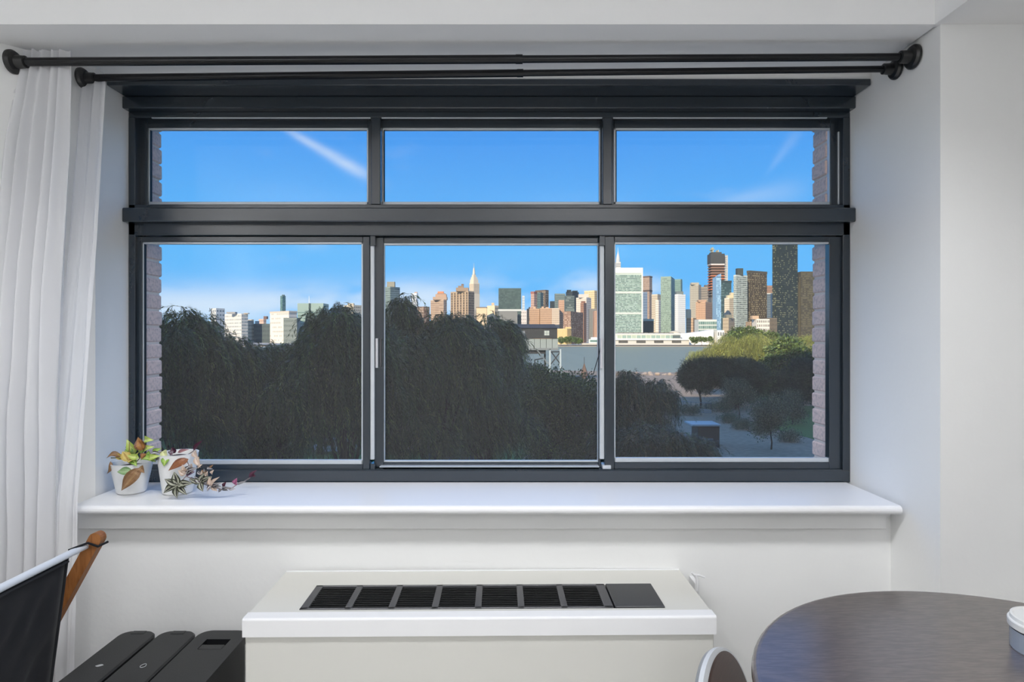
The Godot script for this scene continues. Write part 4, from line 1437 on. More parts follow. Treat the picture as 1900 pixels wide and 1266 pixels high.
func city() -> void:
	var cream := gc(226, 216, 196)
	var white := gc(238, 236, 228)
	var glassg := [gc(134, 162, 148), gc(112, 142, 130), gc(154, 178, 166), gc(96, 124, 116)]
	var dkglass := [gc(70, 84, 86), gc(58, 70, 74)]
	var brn := gc(150, 122, 102)
	var S := [
		# left of the view
		{"l": "small white block with grey right side above the left treetops", "x": [391, 401, 417], "y": 572, "D": 1300, "w": gc(205, 205, 198), "g": [gc(120, 130, 130)], "s": [3, 8, .5, .4]},
		{"l": "long white building with lit right corner, left of the slim teal tower", "x": [417, 448, 460], "y": 582, "D": 1150, "w": gc(222, 214, 200), "g": [gc(150, 158, 156), gc(176, 182, 176)], "s": [10, 8, .55, .4], "s2": [4, 9, .75, .5], "roof": [[452, 460, 581, gc(196, 176, 150)], [420, 436, 579, gc(160, 160, 156)]]},
		{"l": "narrow tan block beside the long white building", "x": [460, 467, 471], "y": 593, "D": 1200, "w": gc(200, 186, 164), "g": [gc(140, 130, 118)], "s": [3, 6, .5, .4]},
		{"l": "low dark glass block between tan and white buildings", "x": [471, 501], "y": 601, "D": 1190, "w": gc(86, 98, 96), "g": [gc(70, 82, 82)], "s": [8, 4, .8, .5], "roof": [[473, 478, 596, gc(170, 178, 176)]]},
		{"l": "pink brick block with a round roof tank on top", "x": [480, 489, 494], "y": 592, "D": 1400, "w": gc(206, 176, 154), "g": [gc(150, 124, 110)], "s": [4, 7, .4, .4], "roof": [[489, 495, 587, gc(124, 98, 88)]]},
		{"l": "slim teal glass tower rising alone under the cloud", "x": [520, 524, 530], "y": 549, "D": 2100, "w": gc(96, 128, 124), "g": [gc(78, 112, 110), gc(112, 146, 142)], "s": [3, 22, .7, .6], "roof": [[523, 527, 547, gc(80, 104, 104)]]},
		{"l": "big white block with grey lower wing, right of the slim teal tower", "x": [501, 536, 551], "y": 577, "D": 1110, "w": gc(228, 216, 200), "g": [gc(176, 170, 160)], "s": [14, 7, .4, .35, 0.8], "s2": [6, 8, .5, .4], "bands": [[577, 580, gc(206, 190, 172)]]},
		{"l": "square grey green wing in front of the big white block", "x": [526, 551], "y": 590, "D": 1060, "w": gc(128, 136, 128), "g": [gc(108, 118, 112)], "s": [8, 5, .6, .4]},
		{"n": "glass_block", "l": "pale green glass block with a dark vertical slot and a thin mast", "x": [552, 600], "y": 563, "D": 1180, "w": gc(152, 172, 160), "g": [gc(112, 138, 128), gc(124, 150, 140)], "s": [4, 11, .98, .38, 1.0, 0.02, 0.80], "slot": [573, 576.5], "mast": [572, 549]},
		{"l": "cream apartment block behind the left treetops near the mullion", "x": [638, 656, 676], "y": 566, "D": 1250, "w": gc(206, 194, 168), "g": [gc(130, 118, 100), gc(110, 104, 92)], "s": [6, 12, .4, .45], "roof": [[645, 656, 563, gc(196, 184, 160)]]},
		# centre
		{"l": "grey green tower at the left edge of the middle pane", "x": [704, 724, 742], "y": 532, "D": 1350, "w": gc(138, 152, 144), "g": [gc(84, 100, 98), gc(104, 122, 118)], "s": [7, 24, .7, .5], "s2": [8, 24, .8, .5], "roof": [[718, 732, 523, gc(150, 146, 128)]]},
		{"l": "slim white tower far behind the brown slab", "x": [764, 773, 776], "y": 544, "D": 2100, "w": gc(222, 224, 222), "g": [gc(150, 160, 164)], "s": [4, 18, .4, .5], "roof": [[769, 774, 542, gc(190, 160, 140)]]},
		{"l": "brown slab block below the slim white tower", "x": [760, 786, 797], "y": 569, "D": 1420, "w": gc(142, 118, 100), "g": [gc(190, 176, 156), gc(96, 82, 74)], "s": [9, 12, .5, .4]},
		{"n": "stepped_tower", "l": "stepped pinkish tower with an orange peaked roof", "x": [799, 823, 829], "y": 556, "D": 1400, "w": gc(190, 166, 142), "g": [gc(126, 108, 96), gc(150, 130, 114)], "s": [3, 22, .94, .42], "s2": [2, 22, .9, .45], "roof": [[803, 829, 551, gc(182, 156, 132)], [808, 828, 546, gc(188, 156, 130)], [811, 826, 544.5, gc(150, 128, 110)], [812, 823, 541, gc(222, 140, 96), 546]]},
		{"n": "ribbed_tower", "l": "broad brown tower with dark vertical bays beside the spire", "x": [836, 869, 880], "y": 540, "D": 1250, "w": gc(176, 154, 126), "g": [gc(84, 70, 60), gc(100, 88, 74)], "s": [6, 20, .42, .8], "s2": [4, 20, .6, .8], "roof": [[846, 869, 534, gc(160, 138, 114)], [850, 860, 530.5, gc(150, 128, 108)], [856, 860, 527, gc(128, 112, 98)]]},
		{"l": "cream blank walled block with dark roof edge right of the spire", "x": [884, 903], "y": 570, "D": 1130, "w": gc(222, 198, 160), "g": [], "bands": [[570, 571.5, gc(130, 112, 92)]]},
		{"l": "cream block with a small turret beside the dark slab", "x": [903.5, 918, 925], "y": 567, "D": 1165, "w": gc(226, 204, 168), "g": [gc(150, 136, 116)], "s": [], "s2": [4, 9, .5, .4], "roof": [[912, 917, 562, gc(210, 184, 150)]]},
		{"n": "glass_slab", "l": "dark green glass slab with a white band at the foot", "x": [925, 967], "y": 535, "D": 1060, "w": gc(78, 96, 92), "g": [gc(70, 90, 86), gc(62, 80, 78), gc(88, 106, 100)], "s": [14, 30, .86, .6], "bands": [[574, 577.5, gc(206, 208, 200)]]},
		{"l": "grey low wing at the foot of the dark glass slab", "x": [926, 960], "y": 578, "D": 1030, "w": gc(128, 128, 122), "g": [], "bands": []},
		{"l": "pale thin tower right of the dark glass slab", "x": [969, 973.5], "y": 549, "D": 2000, "w": gc(196, 204, 204), "g": [gc(150, 160, 164)], "s": [2, 16, .5, .5]},
		{"l": "white low block behind the brick twin houses", "x": [966, 986], "y": 576, "D": 1300, "w": gc(214, 206, 196), "g": [gc(160, 150, 142)], "s": [6, 9, .45, .4]},
		{"l": "pink tower left of the teal slab", "x": [985, 991, 996], "y": 541, "D": 1600, "w": gc(192, 160, 142), "g": [gc(140, 112, 100)], "s": [3, 20, .5, .45], "bands": [[541, 545, gc(158, 104, 92)]]},
		{"l": "dark brown windowed tower behind the teal slab", "x": [993, 1012, 1018], "y": 538, "D": 1750, "w": gc(104, 92, 80), "g": [gc(176, 164, 138), gc(70, 64, 58)], "s": [9, 22, .5, .4]},
		{"l": "narrow teal slab between pink and brown towers", "x": [997, 1003, 1008], "y": 543, "D": 1500, "w": gc(92, 114, 112), "g": [gc(70, 92, 92)], "s": [3, 20, .8, .5]},
		{"l": "brick apartment house with pointed roof line, left of two", "x": [978, 1001], "y": 573, "D": 1090, "w": gc(190, 158, 128), "g": [gc(130, 104, 86), gc(150, 124, 104)], "s": [11, 16, .42, .5], "roof": [[981, 985, 570, gc(200, 170, 142)], [989, 994, 569, gc(200, 170, 142)]]},
		{"l": "brick apartment house with pointed roof line, right of two", "x": [1002, 1024], "y": 572, "D": 1085, "w": gc(194, 162, 132), "g": [gc(130, 104, 86), gc(150, 124, 104)], "s": [11, 16, .42, .5], "roof": [[1005, 1009, 569, gc(200, 170, 142)], [1013, 1018, 570, gc(200, 170, 142)]]},
		{"l": "pale stone house right of the brick twins", "x": [1023, 1038], "y": 572, "D": 1160, "w": gc(212, 196, 174), "g": [gc(160, 142, 124)], "s": [7, 16, .42, .5]},
		{"l": "small dark tower top behind the pale stone house", "x": [1021, 1030], "y": 559, "D": 1900, "w": gc(58, 70, 76), "g": [gc(46, 56, 62)], "s": [4, 14, .7, .5]},
		{"l": "grey green tower left of the black twin tower", "x": [1030, 1049], "y": 545, "D": 1600, "w": gc(118, 132, 126), "g": [gc(92, 108, 106)], "s": [8, 20, .75, .5]},
		{"l": "black tower with a notched roof", "x": [1050, 1062, 1074], "y": 541, "D": 1850, "w": gc(48, 60, 66), "g": [gc(40, 50, 56)], "s": [5, 22, .7, .5], "roof": [[1052, 1060, 538, gc(40, 52, 58)], [1062, 1072, 539.5, gc(44, 56, 62)]]},
		{"l": "grey banded tower in front of the black tower", "x": [1049, 1066], "y": 549, "D": 1500, "w": gc(96, 108, 104), "g": [gc(130, 140, 132), gc(74, 86, 86)], "s": [5, 18, .9, .45]},
		{"l": "slim pink brick tower left of the brown grid slab", "x": [1037, 1047], "y": 557, "D": 1180, "w": gc(200, 164, 136), "g": [gc(150, 118, 98)], "s": [4, 18, .4, .5]},
		{"n": "grid_slab", "l": "wide brown brick slab with rows of windows near the water", "x": [1045, 1059, 1082], "y": 578, "D": 1000, "w": gc(156, 126, 106), "g": [gc(104, 84, 76), gc(196, 176, 154)], "s": [6, 18, .55, .42], "s2": [12, 18, .55, .42], "be": 25.0},
		{"l": "low cream block at the waterside before the brown slab", "x": [1034, 1052, 1060], "y": 610, "D": 930, "w": gc(222, 194, 138), "g": [gc(196, 166, 116)], "s": [7, 1, .3, .9], "roof": [[1049, 1060, 607, gc(214, 184, 130)]]},
		{"l": "white tall tower near the right side of the middle pane", "x": [1069, 1088, 1097], "y": 552, "D": 1400, "w": gc(220, 208, 190), "g": [gc(164, 152, 140)], "s": [8, 22, .4, .5], "roof": [[1074, 1092, 546, gc(214, 202, 184)]]},
		{"l": "cream ribbed tower behind the white tall tower", "x": [1084, 1103, 1110], "y": 539, "D": 1700, "w": gc(224, 202, 158), "g": [gc(170, 148, 112)], "s": [7, 24, .4, .6]},
		{"l": "slim brown pointed tower before the white tall tower", "x": [1077, 1083, 1088], "y": 562, "D": 1200, "w": gc(160, 124, 104), "g": [gc(110, 88, 78)], "s": [2, 20, .5, .5], "roof": [[1079, 1086, 559, gc(140, 104, 88)]]},
		{"l": "grey slab at the right edge of the middle pane", "x": [1094, 1107], "y": 573, "D": 1150, "w": gc(140, 138, 130), "g": [gc(108, 108, 104)], "s": [5, 20, .5, .5]},
		{"l": "pink slab hidden partly by the right mullion", "x": [1103, 1124], "y": 577, "D": 1050, "w": gc(196, 160, 136), "g": [gc(150, 122, 106)], "s": [6, 18, .4, .5]},
		# right
		{"n": "glass_slab", "l": "wide green glass slab with white top and white edge at the river", "x": [1140, 1192], "y": 499, "D": 960, "w": gc(196, 206, 192), "g": glassg + [gc(96, 124, 118)], "s": [22, 46, .96, .62, 1.0, 0.02, 0.92], "bands": [[497, 507, gc(236, 232, 220)], [541.5, 544.5, gc(216, 220, 206)], [580, 583, gc(216, 220, 206)]], "edge": true},
		{"l": "brown grey slab with a dark belt right of the green glass slab", "x": [1191, 1205, 1210], "y": 514, "D": 1800, "w": gc(172, 150, 132), "g": [gc(122, 106, 96), gc(150, 132, 118)], "s": [9, 34, .5, .6], "bands": [[512, 515, gc(108, 92, 84)], [538, 541, gc(92, 80, 76)]]},
		{"l": "blue glass corner building below the brown grey slab", "x": [1191, 1201], "y": 542, "D": 1300, "w": gc(124, 142, 160), "g": [gc(100, 120, 142)], "s": [4, 18, .8, .6]},
		{"l": "beige ribbed tower between brown slab and green towers", "x": [1209, 1220, 1226], "y": 546, "D": 1500, "w": gc(206, 194, 170), "g": [gc(150, 136, 116)], "s": [6, 20, .45, .7], "roof": [[1217, 1224, 546, gc(110, 104, 98)]]},
		{"l": "narrow white tower in front of the beige ribbed tower", "x": [1216, 1222, 1226], "y": 557, "D": 1200, "w": gc(226, 218, 202), "g": [gc(160, 150, 140)], "s": [2, 18, .4, .5]},
		{"l": "low dark glass building at the foot of the brown slab", "x": [1196, 1213], "y": 596, "D": 1020, "w": gc(70, 80, 78), "g": [gc(54, 64, 64)], "s": [6, 6, .7, .6], "roof": [[1194, 1214, 592, gc(188, 196, 182)]]},
		{"n": "faceted_tower", "l": "green glass tower with a dark right side and slanted foot, left of two", "x": [1226, 1245, 1252], "y": 513, "D": 1060, "w": gc(146, 164, 148), "g": [gc(126, 148, 136), gc(142, 164, 150), gc(112, 134, 124)], "s": [10, 34, .9, .62], "s2": [4, 34, .9, .6], "be": 22.0},
		{"n": "faceted_tower", "l": "green glass tower behind its twin, right of two", "x": [1247, 1263, 1266], "y": 518, "D": 1150, "w": gc(132, 158, 146), "g": [gc(116, 142, 132), gc(128, 152, 142)], "s": [8, 32, .9, .62]},
		{"l": "white tower with a column of small windows before the green twins", "x": [1252, 1258, 1272], "y": 546, "D": 990, "w": white, "g": [gc(170, 170, 166)], "s": [2, 24, .3, .5], "s2": [6, 24, .35, .4], "be": 62.0, "roof": [[1255, 1268, 541, gc(116, 126, 122)]]},
		{"l": "grey beige stepped tower left of the tower under construction", "x": [1280, 1296, 1301], "y": 528, "D": 1600, "w": gc(178, 172, 154), "g": [gc(140, 134, 122)], "s": [6, 24, .4, .7], "roof": [[1283, 1297, 524.5, gc(182, 176, 158)]]},
		{"l": "brown grey block with dark roof beside the stepped tower", "x": [1298, 1314, 1320], "y": 532, "D": 1700, "w": gc(150, 142, 128), "g": [gc(116, 110, 102)], "s": [8, 22, .8, .45], "roof": [[1308, 1317, 529, gc(110, 104, 98)]]},
		{"l": "tan brick house group below the stepped tower", "x": [1273, 1286, 1292], "y": 590, "D": 1040, "w": gc(196, 168, 136), "g": [gc(140, 116, 96)], "s": [6, 9, .4, .5], "roof": [[1275, 1283, 574, gc(212, 196, 168)]]},
		{"l": "pinkish brown apartment tower before the construction tower", "x": [1291, 1309, 1321], "y": 560, "D": 1080, "w": gc(196, 162, 134), "g": [gc(150, 120, 102)], "s": [6, 18, .35, .5], "s2": [5, 18, .4, .5], "roof": [[1296, 1311, 556.5, gc(190, 158, 132)]]},
		{"n": "glass_block", "l": "low white edged glass block beside the assembly hall", "x": [1296, 1330], "y": 593, "D": 946, "w": gc(208, 210, 198), "g": [gc(104, 132, 122), gc(124, 150, 138)], "s": [9, 5, .86, .7, 1.0, 0.1, 0.94]},
		{"l": "blue glass tower with a sloping top before the construction tower", "x": [1329, 1338], "y": 514, "D": 1000, "w": gc(150, 184, 206), "g": [gc(132, 168, 194), gc(164, 198, 216), gc(118, 152, 178)], "s": [4, 30, .9, .8], "slope": [1329, 1338, 514, 508]},
		{"l": "dark teal tower right of the blue glass tower", "x": [1338, 1357], "y": 521, "D": 1400, "w": gc(66, 88, 88), "g": [gc(96, 120, 116), gc(58, 78, 80)], "s": [6, 24, .85, .5], "bands": [[521, 525, gc(56, 72, 74)]]},
		{"l": "cream apartment tower with stepped top and many small windows", "x": [1344, 1353, 1366], "y": 553, "D": 1120, "w": cream, "g": [gc(160, 142, 110)], "s": [4, 20, .4, .45], "s2": [6, 20, .4, .45], "be": 55.0, "roof": [[1350, 1364, 548, gc(220, 206, 172)], [1356, 1364, 543, gc(214, 200, 168)]]},
		{"n": "white_tower", "l": "white and glass striped tower with a dark box on top", "x": [1361, 1366, 1387], "y": 510, "D": 1050, "w": gc(200, 208, 200), "g": [gc(112, 128, 124), gc(150, 164, 158), gc(84, 98, 98)], "s": [3, 34, .7, .5], "s2": [7, 34, .74, .5], "be": 62.0, "roof": [[1368, 1379, 498, gc(70, 80, 78)]]},
		{"n": "bronze_tower", "l": "dark bronze tower with rows of pale and dark windows", "x": [1386, 1391, 1423], "y": 503, "D": 1080, "w": gc(96, 86, 70), "g": [gc(132, 122, 94), gc(66, 60, 52), gc(84, 76, 64), gc(160, 148, 114)], "s": [3, 34, .6, .5], "s2": [17, 34, .62, .5], "be": 62.0, "bands": [[502, 507, gc(92, 88, 76)]]},
		{"l": "brick block seen between bronze and black towers", "x": [1422, 1436], "y": 530, "D": 1500, "w": gc(154, 124, 104), "g": [gc(124, 100, 86)], "s": [5, 20, .5, .5]},
		{"l": "blue grey slab with a white edge between bronze and black towers", "x": [1421, 1430, 1436], "y": 544, "D": 1300, "w": gc(108, 122, 128), "g": [gc(84, 98, 106)], "s": [3, 20, .8, .6], "bands": [[544, 545.5, gc(210, 206, 190)]]},
		{"n": "black_tower", "l": "tallest black glass tower beside the right brick edge", "x": [1433, 1440, 1480], "y": 428, "D": 980, "w": gc(54, 62, 58), "g": [gc(46, 56, 56), gc(62, 72, 66), gc(132, 131, 100), gc(40, 50, 50)], "s": [3, 54, .8, .6], "s2": [18, 54, .62, .5], "be": 62.0},
		{"n": "dark_tower", "l": "dark tower with a stepped left slope at the right brick edge", "x": [1486, 1528], "y": 504, "D": 1020, "w": gc(84, 80, 66), "g": [gc(66, 64, 56), gc(100, 94, 74)], "s": [14, 32, .9, .45]},
		{"l": "white low house with dark windows before the bronze tower", "x": [1404, 1428], "y": 592, "D": 920, "w": gc(228, 220, 204), "g": [gc(110, 104, 98), gc(140, 132, 124)], "s": [7, 6, .45, .55], "roof": [[1396, 1408, 586, gc(198, 168, 136)]]},
		{"l": "brown block left behind the white low house", "x": [1392, 1406], "y": 597, "D": 950, "w": gc(192, 164, 132), "g": [gc(140, 116, 96)], "s": [5, 6, .4, .5]},
		{"l": "dark grey block right of the white low house", "x": [1428, 1442], "y": 590, "D": 925, "w": gc(110, 100, 86), "g": [gc(92, 84, 74)], "s": [5, 6, .5, .5]},
		{"l": "grey stone block before the cream apartment tower", "x": [1341, 1352, 1363], "y": 590, "D": 940, "w": gc(176, 160, 134), "g": [gc(130, 118, 100)], "s": [5, 7, .3, .4], "roof": [[1348, 1358, 584, gc(130, 128, 112)]]},
		{"l": "white gate house at the far end of the assembly hall", "x": [1331, 1344], "y": 613, "D": 900, "w": gc(228, 226, 216), "g": [gc(110, 112, 108)], "s": [3, 2, .5, .5]},
		{"l": "dark roofed shed behind the right park trees", "x": [1414, 1442], "y": 622, "D": 890, "w": gc(104, 106, 106), "g": [gc(90, 92, 94)], "s": [6, 1, .5, .4]},
	]
	for d in S:
		var t := tower(d)
		var D: float = d.D
		if d.has("slot"):
			pbox(t, "slot", Vector3(xw(d.slot[0], D), EYE + GROUND, -D + 0.8) - t.position, Vector3(xw(d.slot[1], D), EYE + hw(d.y, D), -D - 1.0) - t.position, tint(gc(66, 82, 78)))
			var mb := MB.new()
			mb.tube([Vector3(xw(d.mast[0], D), EYE + hw(d.y, D) - 1, -D - 5) - t.position, Vector3(xw(d.mast[0], D), EYE + hw(d.mast[1], D), -D - 5) - t.position], [0.7, 0.3], 6)
			part(t, "mast", mb, tint(white))
		if d.has("edge"):
			pbox(t, "edge_wall", Vector3(xw(1190.2, D), EYE + GROUND, -D + 1.2) - t.position, Vector3(xw(1192.6, D), EYE + hw(497, D), -D - 20.0) - t.position, tint(gc(232, 228, 214)))
		if d.has("slope"):
			var mb := MB.new()
			var x0 := xw(1329, D); var x1 := xw(1338, D)
			var y0 := EYE + hw(515, D); var y1 := EYE + hw(508, D)
			var f := [Vector3(x0, y0, -D) - t.position, Vector3(x1, y0, -D) - t.position, Vector3(x1, y1, -D) - t.position]
			var bk := Vector3(0, 0, -14)
			mb.tri(f[0], f[1], f[2]); mb.tri(f[0] + bk, f[2] + bk, f[1] + bk)
			mb.quad(f[0] + bk, f[0], f[2], f[2] + bk); mb.quad(f[1], f[1] + bk, f[2] + bk, f[2])
			part(t, "sloping_top", mb, tint(gc(140, 176, 200)))
		if d.get("n", "") == "dark_tower":
			var k := 0
			for st in [[1484, 514], [1482, 524], [1480, 536], [1478, 552]]:
				pbox(t, "setback", Vector3(xw(st[0], D), EYE + GROUND, -D - 2 - k) - t.position, Vector3(xw(1490, D), EYE + hw(st[1], D), -D - 22) - t.position, tint(gc(84, 80, 66)))
				k += 1
	spire_tower()
	crown_tower()
	construction_tower()
	river_front()

func spire_tower() -> void:
	var D := 2500.0
	var t := thing("spire_tower", "tall stepped cream skyscraper with a needle spire", "building", P(xw(879.5, D), GROUND, D + 25))
	var body := [[869.5, 889.5, 575, 545], [870, 889, 625 + 5, 524.5], [871.5, 887.0, 530, 518], [873, 885, 520, 513.5], [874.8, 882.6, 515, 509]]
	var stone := tint(gc(222, 206, 178))
	for b in body:
		var x0: float = xw(b[0], D); var x1: float = xw(b[1], D)
		var c := (x0 + x1) / 2; var w := (x1 - x0)
		var be := deg_to_rad(40.0)
		# square plan turned so that two sides show
		var sdl := w / (cos(be) + sin(be))
		var q := []
		for s in [[0, 0], [1, 0], [1, 1], [0, 1]]:
			var v := Vector2(s[0] - 0.5, s[1] - 0.5) * sdl
			q.append(v.rotated(-be))
		var mb := MB.new()
		mb.slab(q, EYE + hw(b[2], D) - t.position.y, EYE + hw(b[3], D) - t.position.y, 0.0, 1.0, Vector3(c - t.position.x, 0, 0))
		part(t, "shaft", mb, stone)
		if b[3] > 520 and b[3] < 530:
			var wm := [MB.new()]
			for f in [[q[3], q[2]], [q[2], q[1]], [q[0], q[3]]]:
				var a: Vector2 = f[0]; var e: Vector2 = f[1]
				var r := Vector3(e.x - a.x, 0, e.y - a.y).normalized()
				var nrm := r.cross(Vector3.UP)
				if nrm.dot(Vector3(a.x + e.x, 0, a.y + e.y)) < 0: nrm = -nrm
				if nrm.z < 0.1: continue
				facade(wm, Vector3(c - t.position.x + a.x, 10, a.y), r, nrm, (e - a).length(), EYE + hw(b[3], D) - t.position.y - 14, 6, 10, .4, .96)
			part(t, "windows", wm[0], tint(gc(168, 150, 126), 0.5), "", "stuff")
	var mb := MB.new()
	var y := func(py: float) -> float: return EYE + hw(py, D) - t.position.y
	mb.lathe([Vector2(6.0, y.call(512)), Vector2(6.0, y.call(507)), Vector2(4.2, y.call(500)), Vector2(3.2, y.call(497)), Vector2(2.0, y.call(495.5)), Vector2(0, y.call(495.3))], Vector3(xw(878.7, D) - t.position.x, 0, 0), 12)
	part(t, "mast_base", mb, tint(gc(206, 200, 186)))
	mb = MB.new()
	mb.tube([Vector3(xw(878.7, D) - t.position.x, y.call(497), 0), Vector3(xw(878.7, D) - t.position.x, y.call(487), 0)], [1.2, 0.5], 6)
	part(t, "needle", mb, tint(gc(190, 190, 186)))

func crown_tower() -> void:
	var D := 2000.0
	var t := thing("crown_tower", "slim pale tower with a tapering crown behind the wide green slab", "building", P(xw(1148, D), GROUND, D + 12))
	var y := func(py: float) -> float: return EYE + hw(py, D) - t.position.y
	var r := xw(VX + 4.3, D)
	var mb := MB.new()
	mb.slab([Vector2(-r, -r), Vector2(r, -r), Vector2(r, r), Vector2(-r, r)], 0, y.call(486))
	part(t, "shaft", mb, tint(gc(206, 204, 196)))
	mb = MB.new()
	mb.lathe([Vector2(r * 0.95, y.call(486)), Vector2(r * 0.9, y.call(480)), Vector2(r * 0.7, y.call(475)), Vector2(r * 0.35, y.call(470)), Vector2(r * 0.1, y.call(464)), Vector2(0, y.call(457))], Vector3.ZERO, 12)
	part(t, "crown", mb, tint(gc(196, 200, 198)))
	var wm := [MB.new()]
	facade(wm, Vector3(-r, 100, r), Vector3.RIGHT, Vector3.BACK, 2 * r, y.call(487) - 102, 3, 24, .9, .4)
	part(t, "windows", wm[0], tint(gc(128, 132, 134), 0.5), "", "stuff")

func construction_tower() -> void:
	var D := 1550.0
	var t := thing("construction_tower", "tower under construction with dark netting, bare floors and a roof crane", "building", P(xw(1332, D), GROUND, D + 14))
	var p := t.position
	var slabm := func(called: String, x0: float, x1: float, y0: float, y1: float, c: Color, dz := 0.0) -> void:
		pbox(t, called, Vector3(xw(x0, D), EYE + hw(y0, D), -D - dz) - p, Vector3(xw(x1, D), EYE + hw(y1, D), -D - 26) - p, tint(c))
	slabm.call("core", 1321, 1344, 640, 476, gc(92, 78, 68), 3.0)
	# bare floors
	for k in 12:
		var yy := 491 + k * 5.0
		slabm.call("floor_slab", 1319, 1344.5, yy, yy + 2.0, gc(150, 118, 100) if k < 4 else gc(196, 120, 84) if k < 10 else gc(120, 110, 100))
	slabm.call("concrete_band", 1319, 1344.5, 489.5, 492, gc(216, 208, 196), -0.5)
	slabm.call("netting", 1318.5, 1344.5, 489, 471, gc(74, 76, 74), -0.8)
	slabm.call("netting_top", 1322, 1340, 472, 467.5, gc(82, 84, 82), 4.0)
	slabm.call("lower_floors", 1320, 1344, 640, 552, gc(110, 108, 104), -0.4)
	for x in [1345.5, 1348.5, 1351.0]:
		slabm.call("hoist_mast", x, x + 1.1, 522, 473, gc(206, 204, 196), 6.0)
	for k in 14:
		slabm.call("hoist_tie", 1344.5, 1352.0, 475 + k * 3.4, 476.4 + k * 3.4, gc(200, 198, 190), 7.0)
	for x in [1324.5, 1334.5]:
		slabm.call("crane_mast", x, x + 1.3, 470, 458 if x < 1330 else 463, gc(196, 186, 150), 8.0)
	slabm.call("crane_jib", 1322.5, 1328.5, 462.6, 461.6, gc(196, 186, 150), 8.0)

func river_front() -> void:
	var D := 880.0
	var t := thing("conference_hall", "long low white conference building with glass rows along the far quay", "building", P(xw(1205, D), GROUND, D + 10))
	var p := t.position
	var bx := func(called: String, x0: float, x1: float, y0: float, y1: float, c: Color, dz := 0.0, dep := 20.0) -> void:
		pbox(t, called, Vector3(xw(x0, D), EYE + hw(y0, D), -D - dz) - p, Vector3(xw(x1, D), EYE + hw(y1, D), -D - dep) - p, tint(c))
	bx.call("lower_storey", 1140, 1279, 640, 631, gc(206, 202, 190), 1.0)
	for k in 4:
		bx.call("loading_bay", 1148 + k * 33.0, 1165 + k * 33.0, 636.5, 631.8, gc(92, 90, 84), 0.4, 1.2)
	bx.call("terrace", 1140, 1282, 631.4, 628.6, gc(238, 234, 222), -1.0)
	bx.call("upper_storey", 1142, 1264, 629, 620.5, gc(226, 222, 208), 2.5)
	for k in 13:
		bx.call("glass_bay", 1146 + k * 9.0, 1153.6 + k * 9.0, 627.8, 622.4, gc(150, 172, 158) if k % 3 else gc(176, 190, 168), 2.0, 3.2)
	bx.call("glass_corner", 1249, 1263, 627.8, 622.2, gc(92, 104, 104), 1.8, 3.2)
	bx.call("roof_edge", 1140, 1266, 620.8, 619, gc(240, 236, 226), 1.5)
	for k in 11:
		bx.call("roof_plant", 1150 + k * 9.6, 1157 + k * 9.6, 619.4, 617.2, gc(122, 118, 108), 8.0)
	# assembly hall: curved white roof, dome
	var h := thing("assembly_hall", "white assembly hall with a sagging roof line and low dome", "building", P(xw(1294, D), GROUND, D + 44))
	var mb := MB.new()
	var n := 20
	for i in n:
		var s0 := float(i) / n; var s1 := float(i + 1) / n
		var px0 := lerpf(1262, 1324, s0); var px1 := lerpf(1262, 1324, s1)
		var yt := func(s: float) -> float: return lerpf(619.5, 612.0, s * s * 0.6 + s * 0.4)
		var a := Vector3(xw(px0, D + 24), EYE + GROUND, -D - 24) - h.position
		var b := Vector3(xw(px1, D + 24), EYE + GROUND, -D - 24) - h.position
		var c := Vector3(b.x, EYE + hw(yt.call(s1), D + 24) - h.position.y, b.z)
		var d := Vector3(a.x, EYE + hw(yt.call(s0), D + 24) - h.position.y, a.z)
		var back := Vector3(0, 0, -30)
		mb.quad(a, b, c, d)
		mb.quad(d, c, c + back, d + back)
		if i == n - 1:
			mb.quad(b, b + back, c + back, c)
		if i == 0:
			mb.quad(a + back, a, d, d + back)
	part(h, "hall", mb, tint(gc(240, 236, 226)))
	mb = MB.new()
	mb.lathe([Vector2(9.4, 0.0), Vector2(9.2, 1.4), Vector2(7.4, 3.2), Vector2(4.0, 4.3), Vector2(0, 4.6)], Vector3(xw(1266, D), EYE + hw(618, D + 40) - 1.4, -D - 40) - h.position, 28)
	part(h, "dome", mb, tint(gc(206, 196, 174)))
	# ferry landing in the middle pane
	var f := thing("ferry_landing", "white ferry landing with a glass cabin on the far quay", "building", P(xw(1101, D), WATER, D - 8))
	var q := f.position
	for b in [["deck", 1078, 1124, 640, 637.0, gc(196, 188, 172), -12.0], ["cabin", 1091, 1124, 637.0, 629.5, gc(214, 222, 214), -11.0], ["cabin_glass", 1093, 1122, 634.6, 631.0, gc(112, 140, 130), -11.4], ["upper_deck", 1095, 1124, 629.6, 626, gc(238, 238, 234), -9.0]]:
		pbox(f, b[0], Vector3(xw(b[1], D), EYE + hw(b[3], D), -D - b[6]) - q, Vector3(xw(b[2], D), EYE + hw(b[4], D), -D + 6) - q, tint(b[5]))

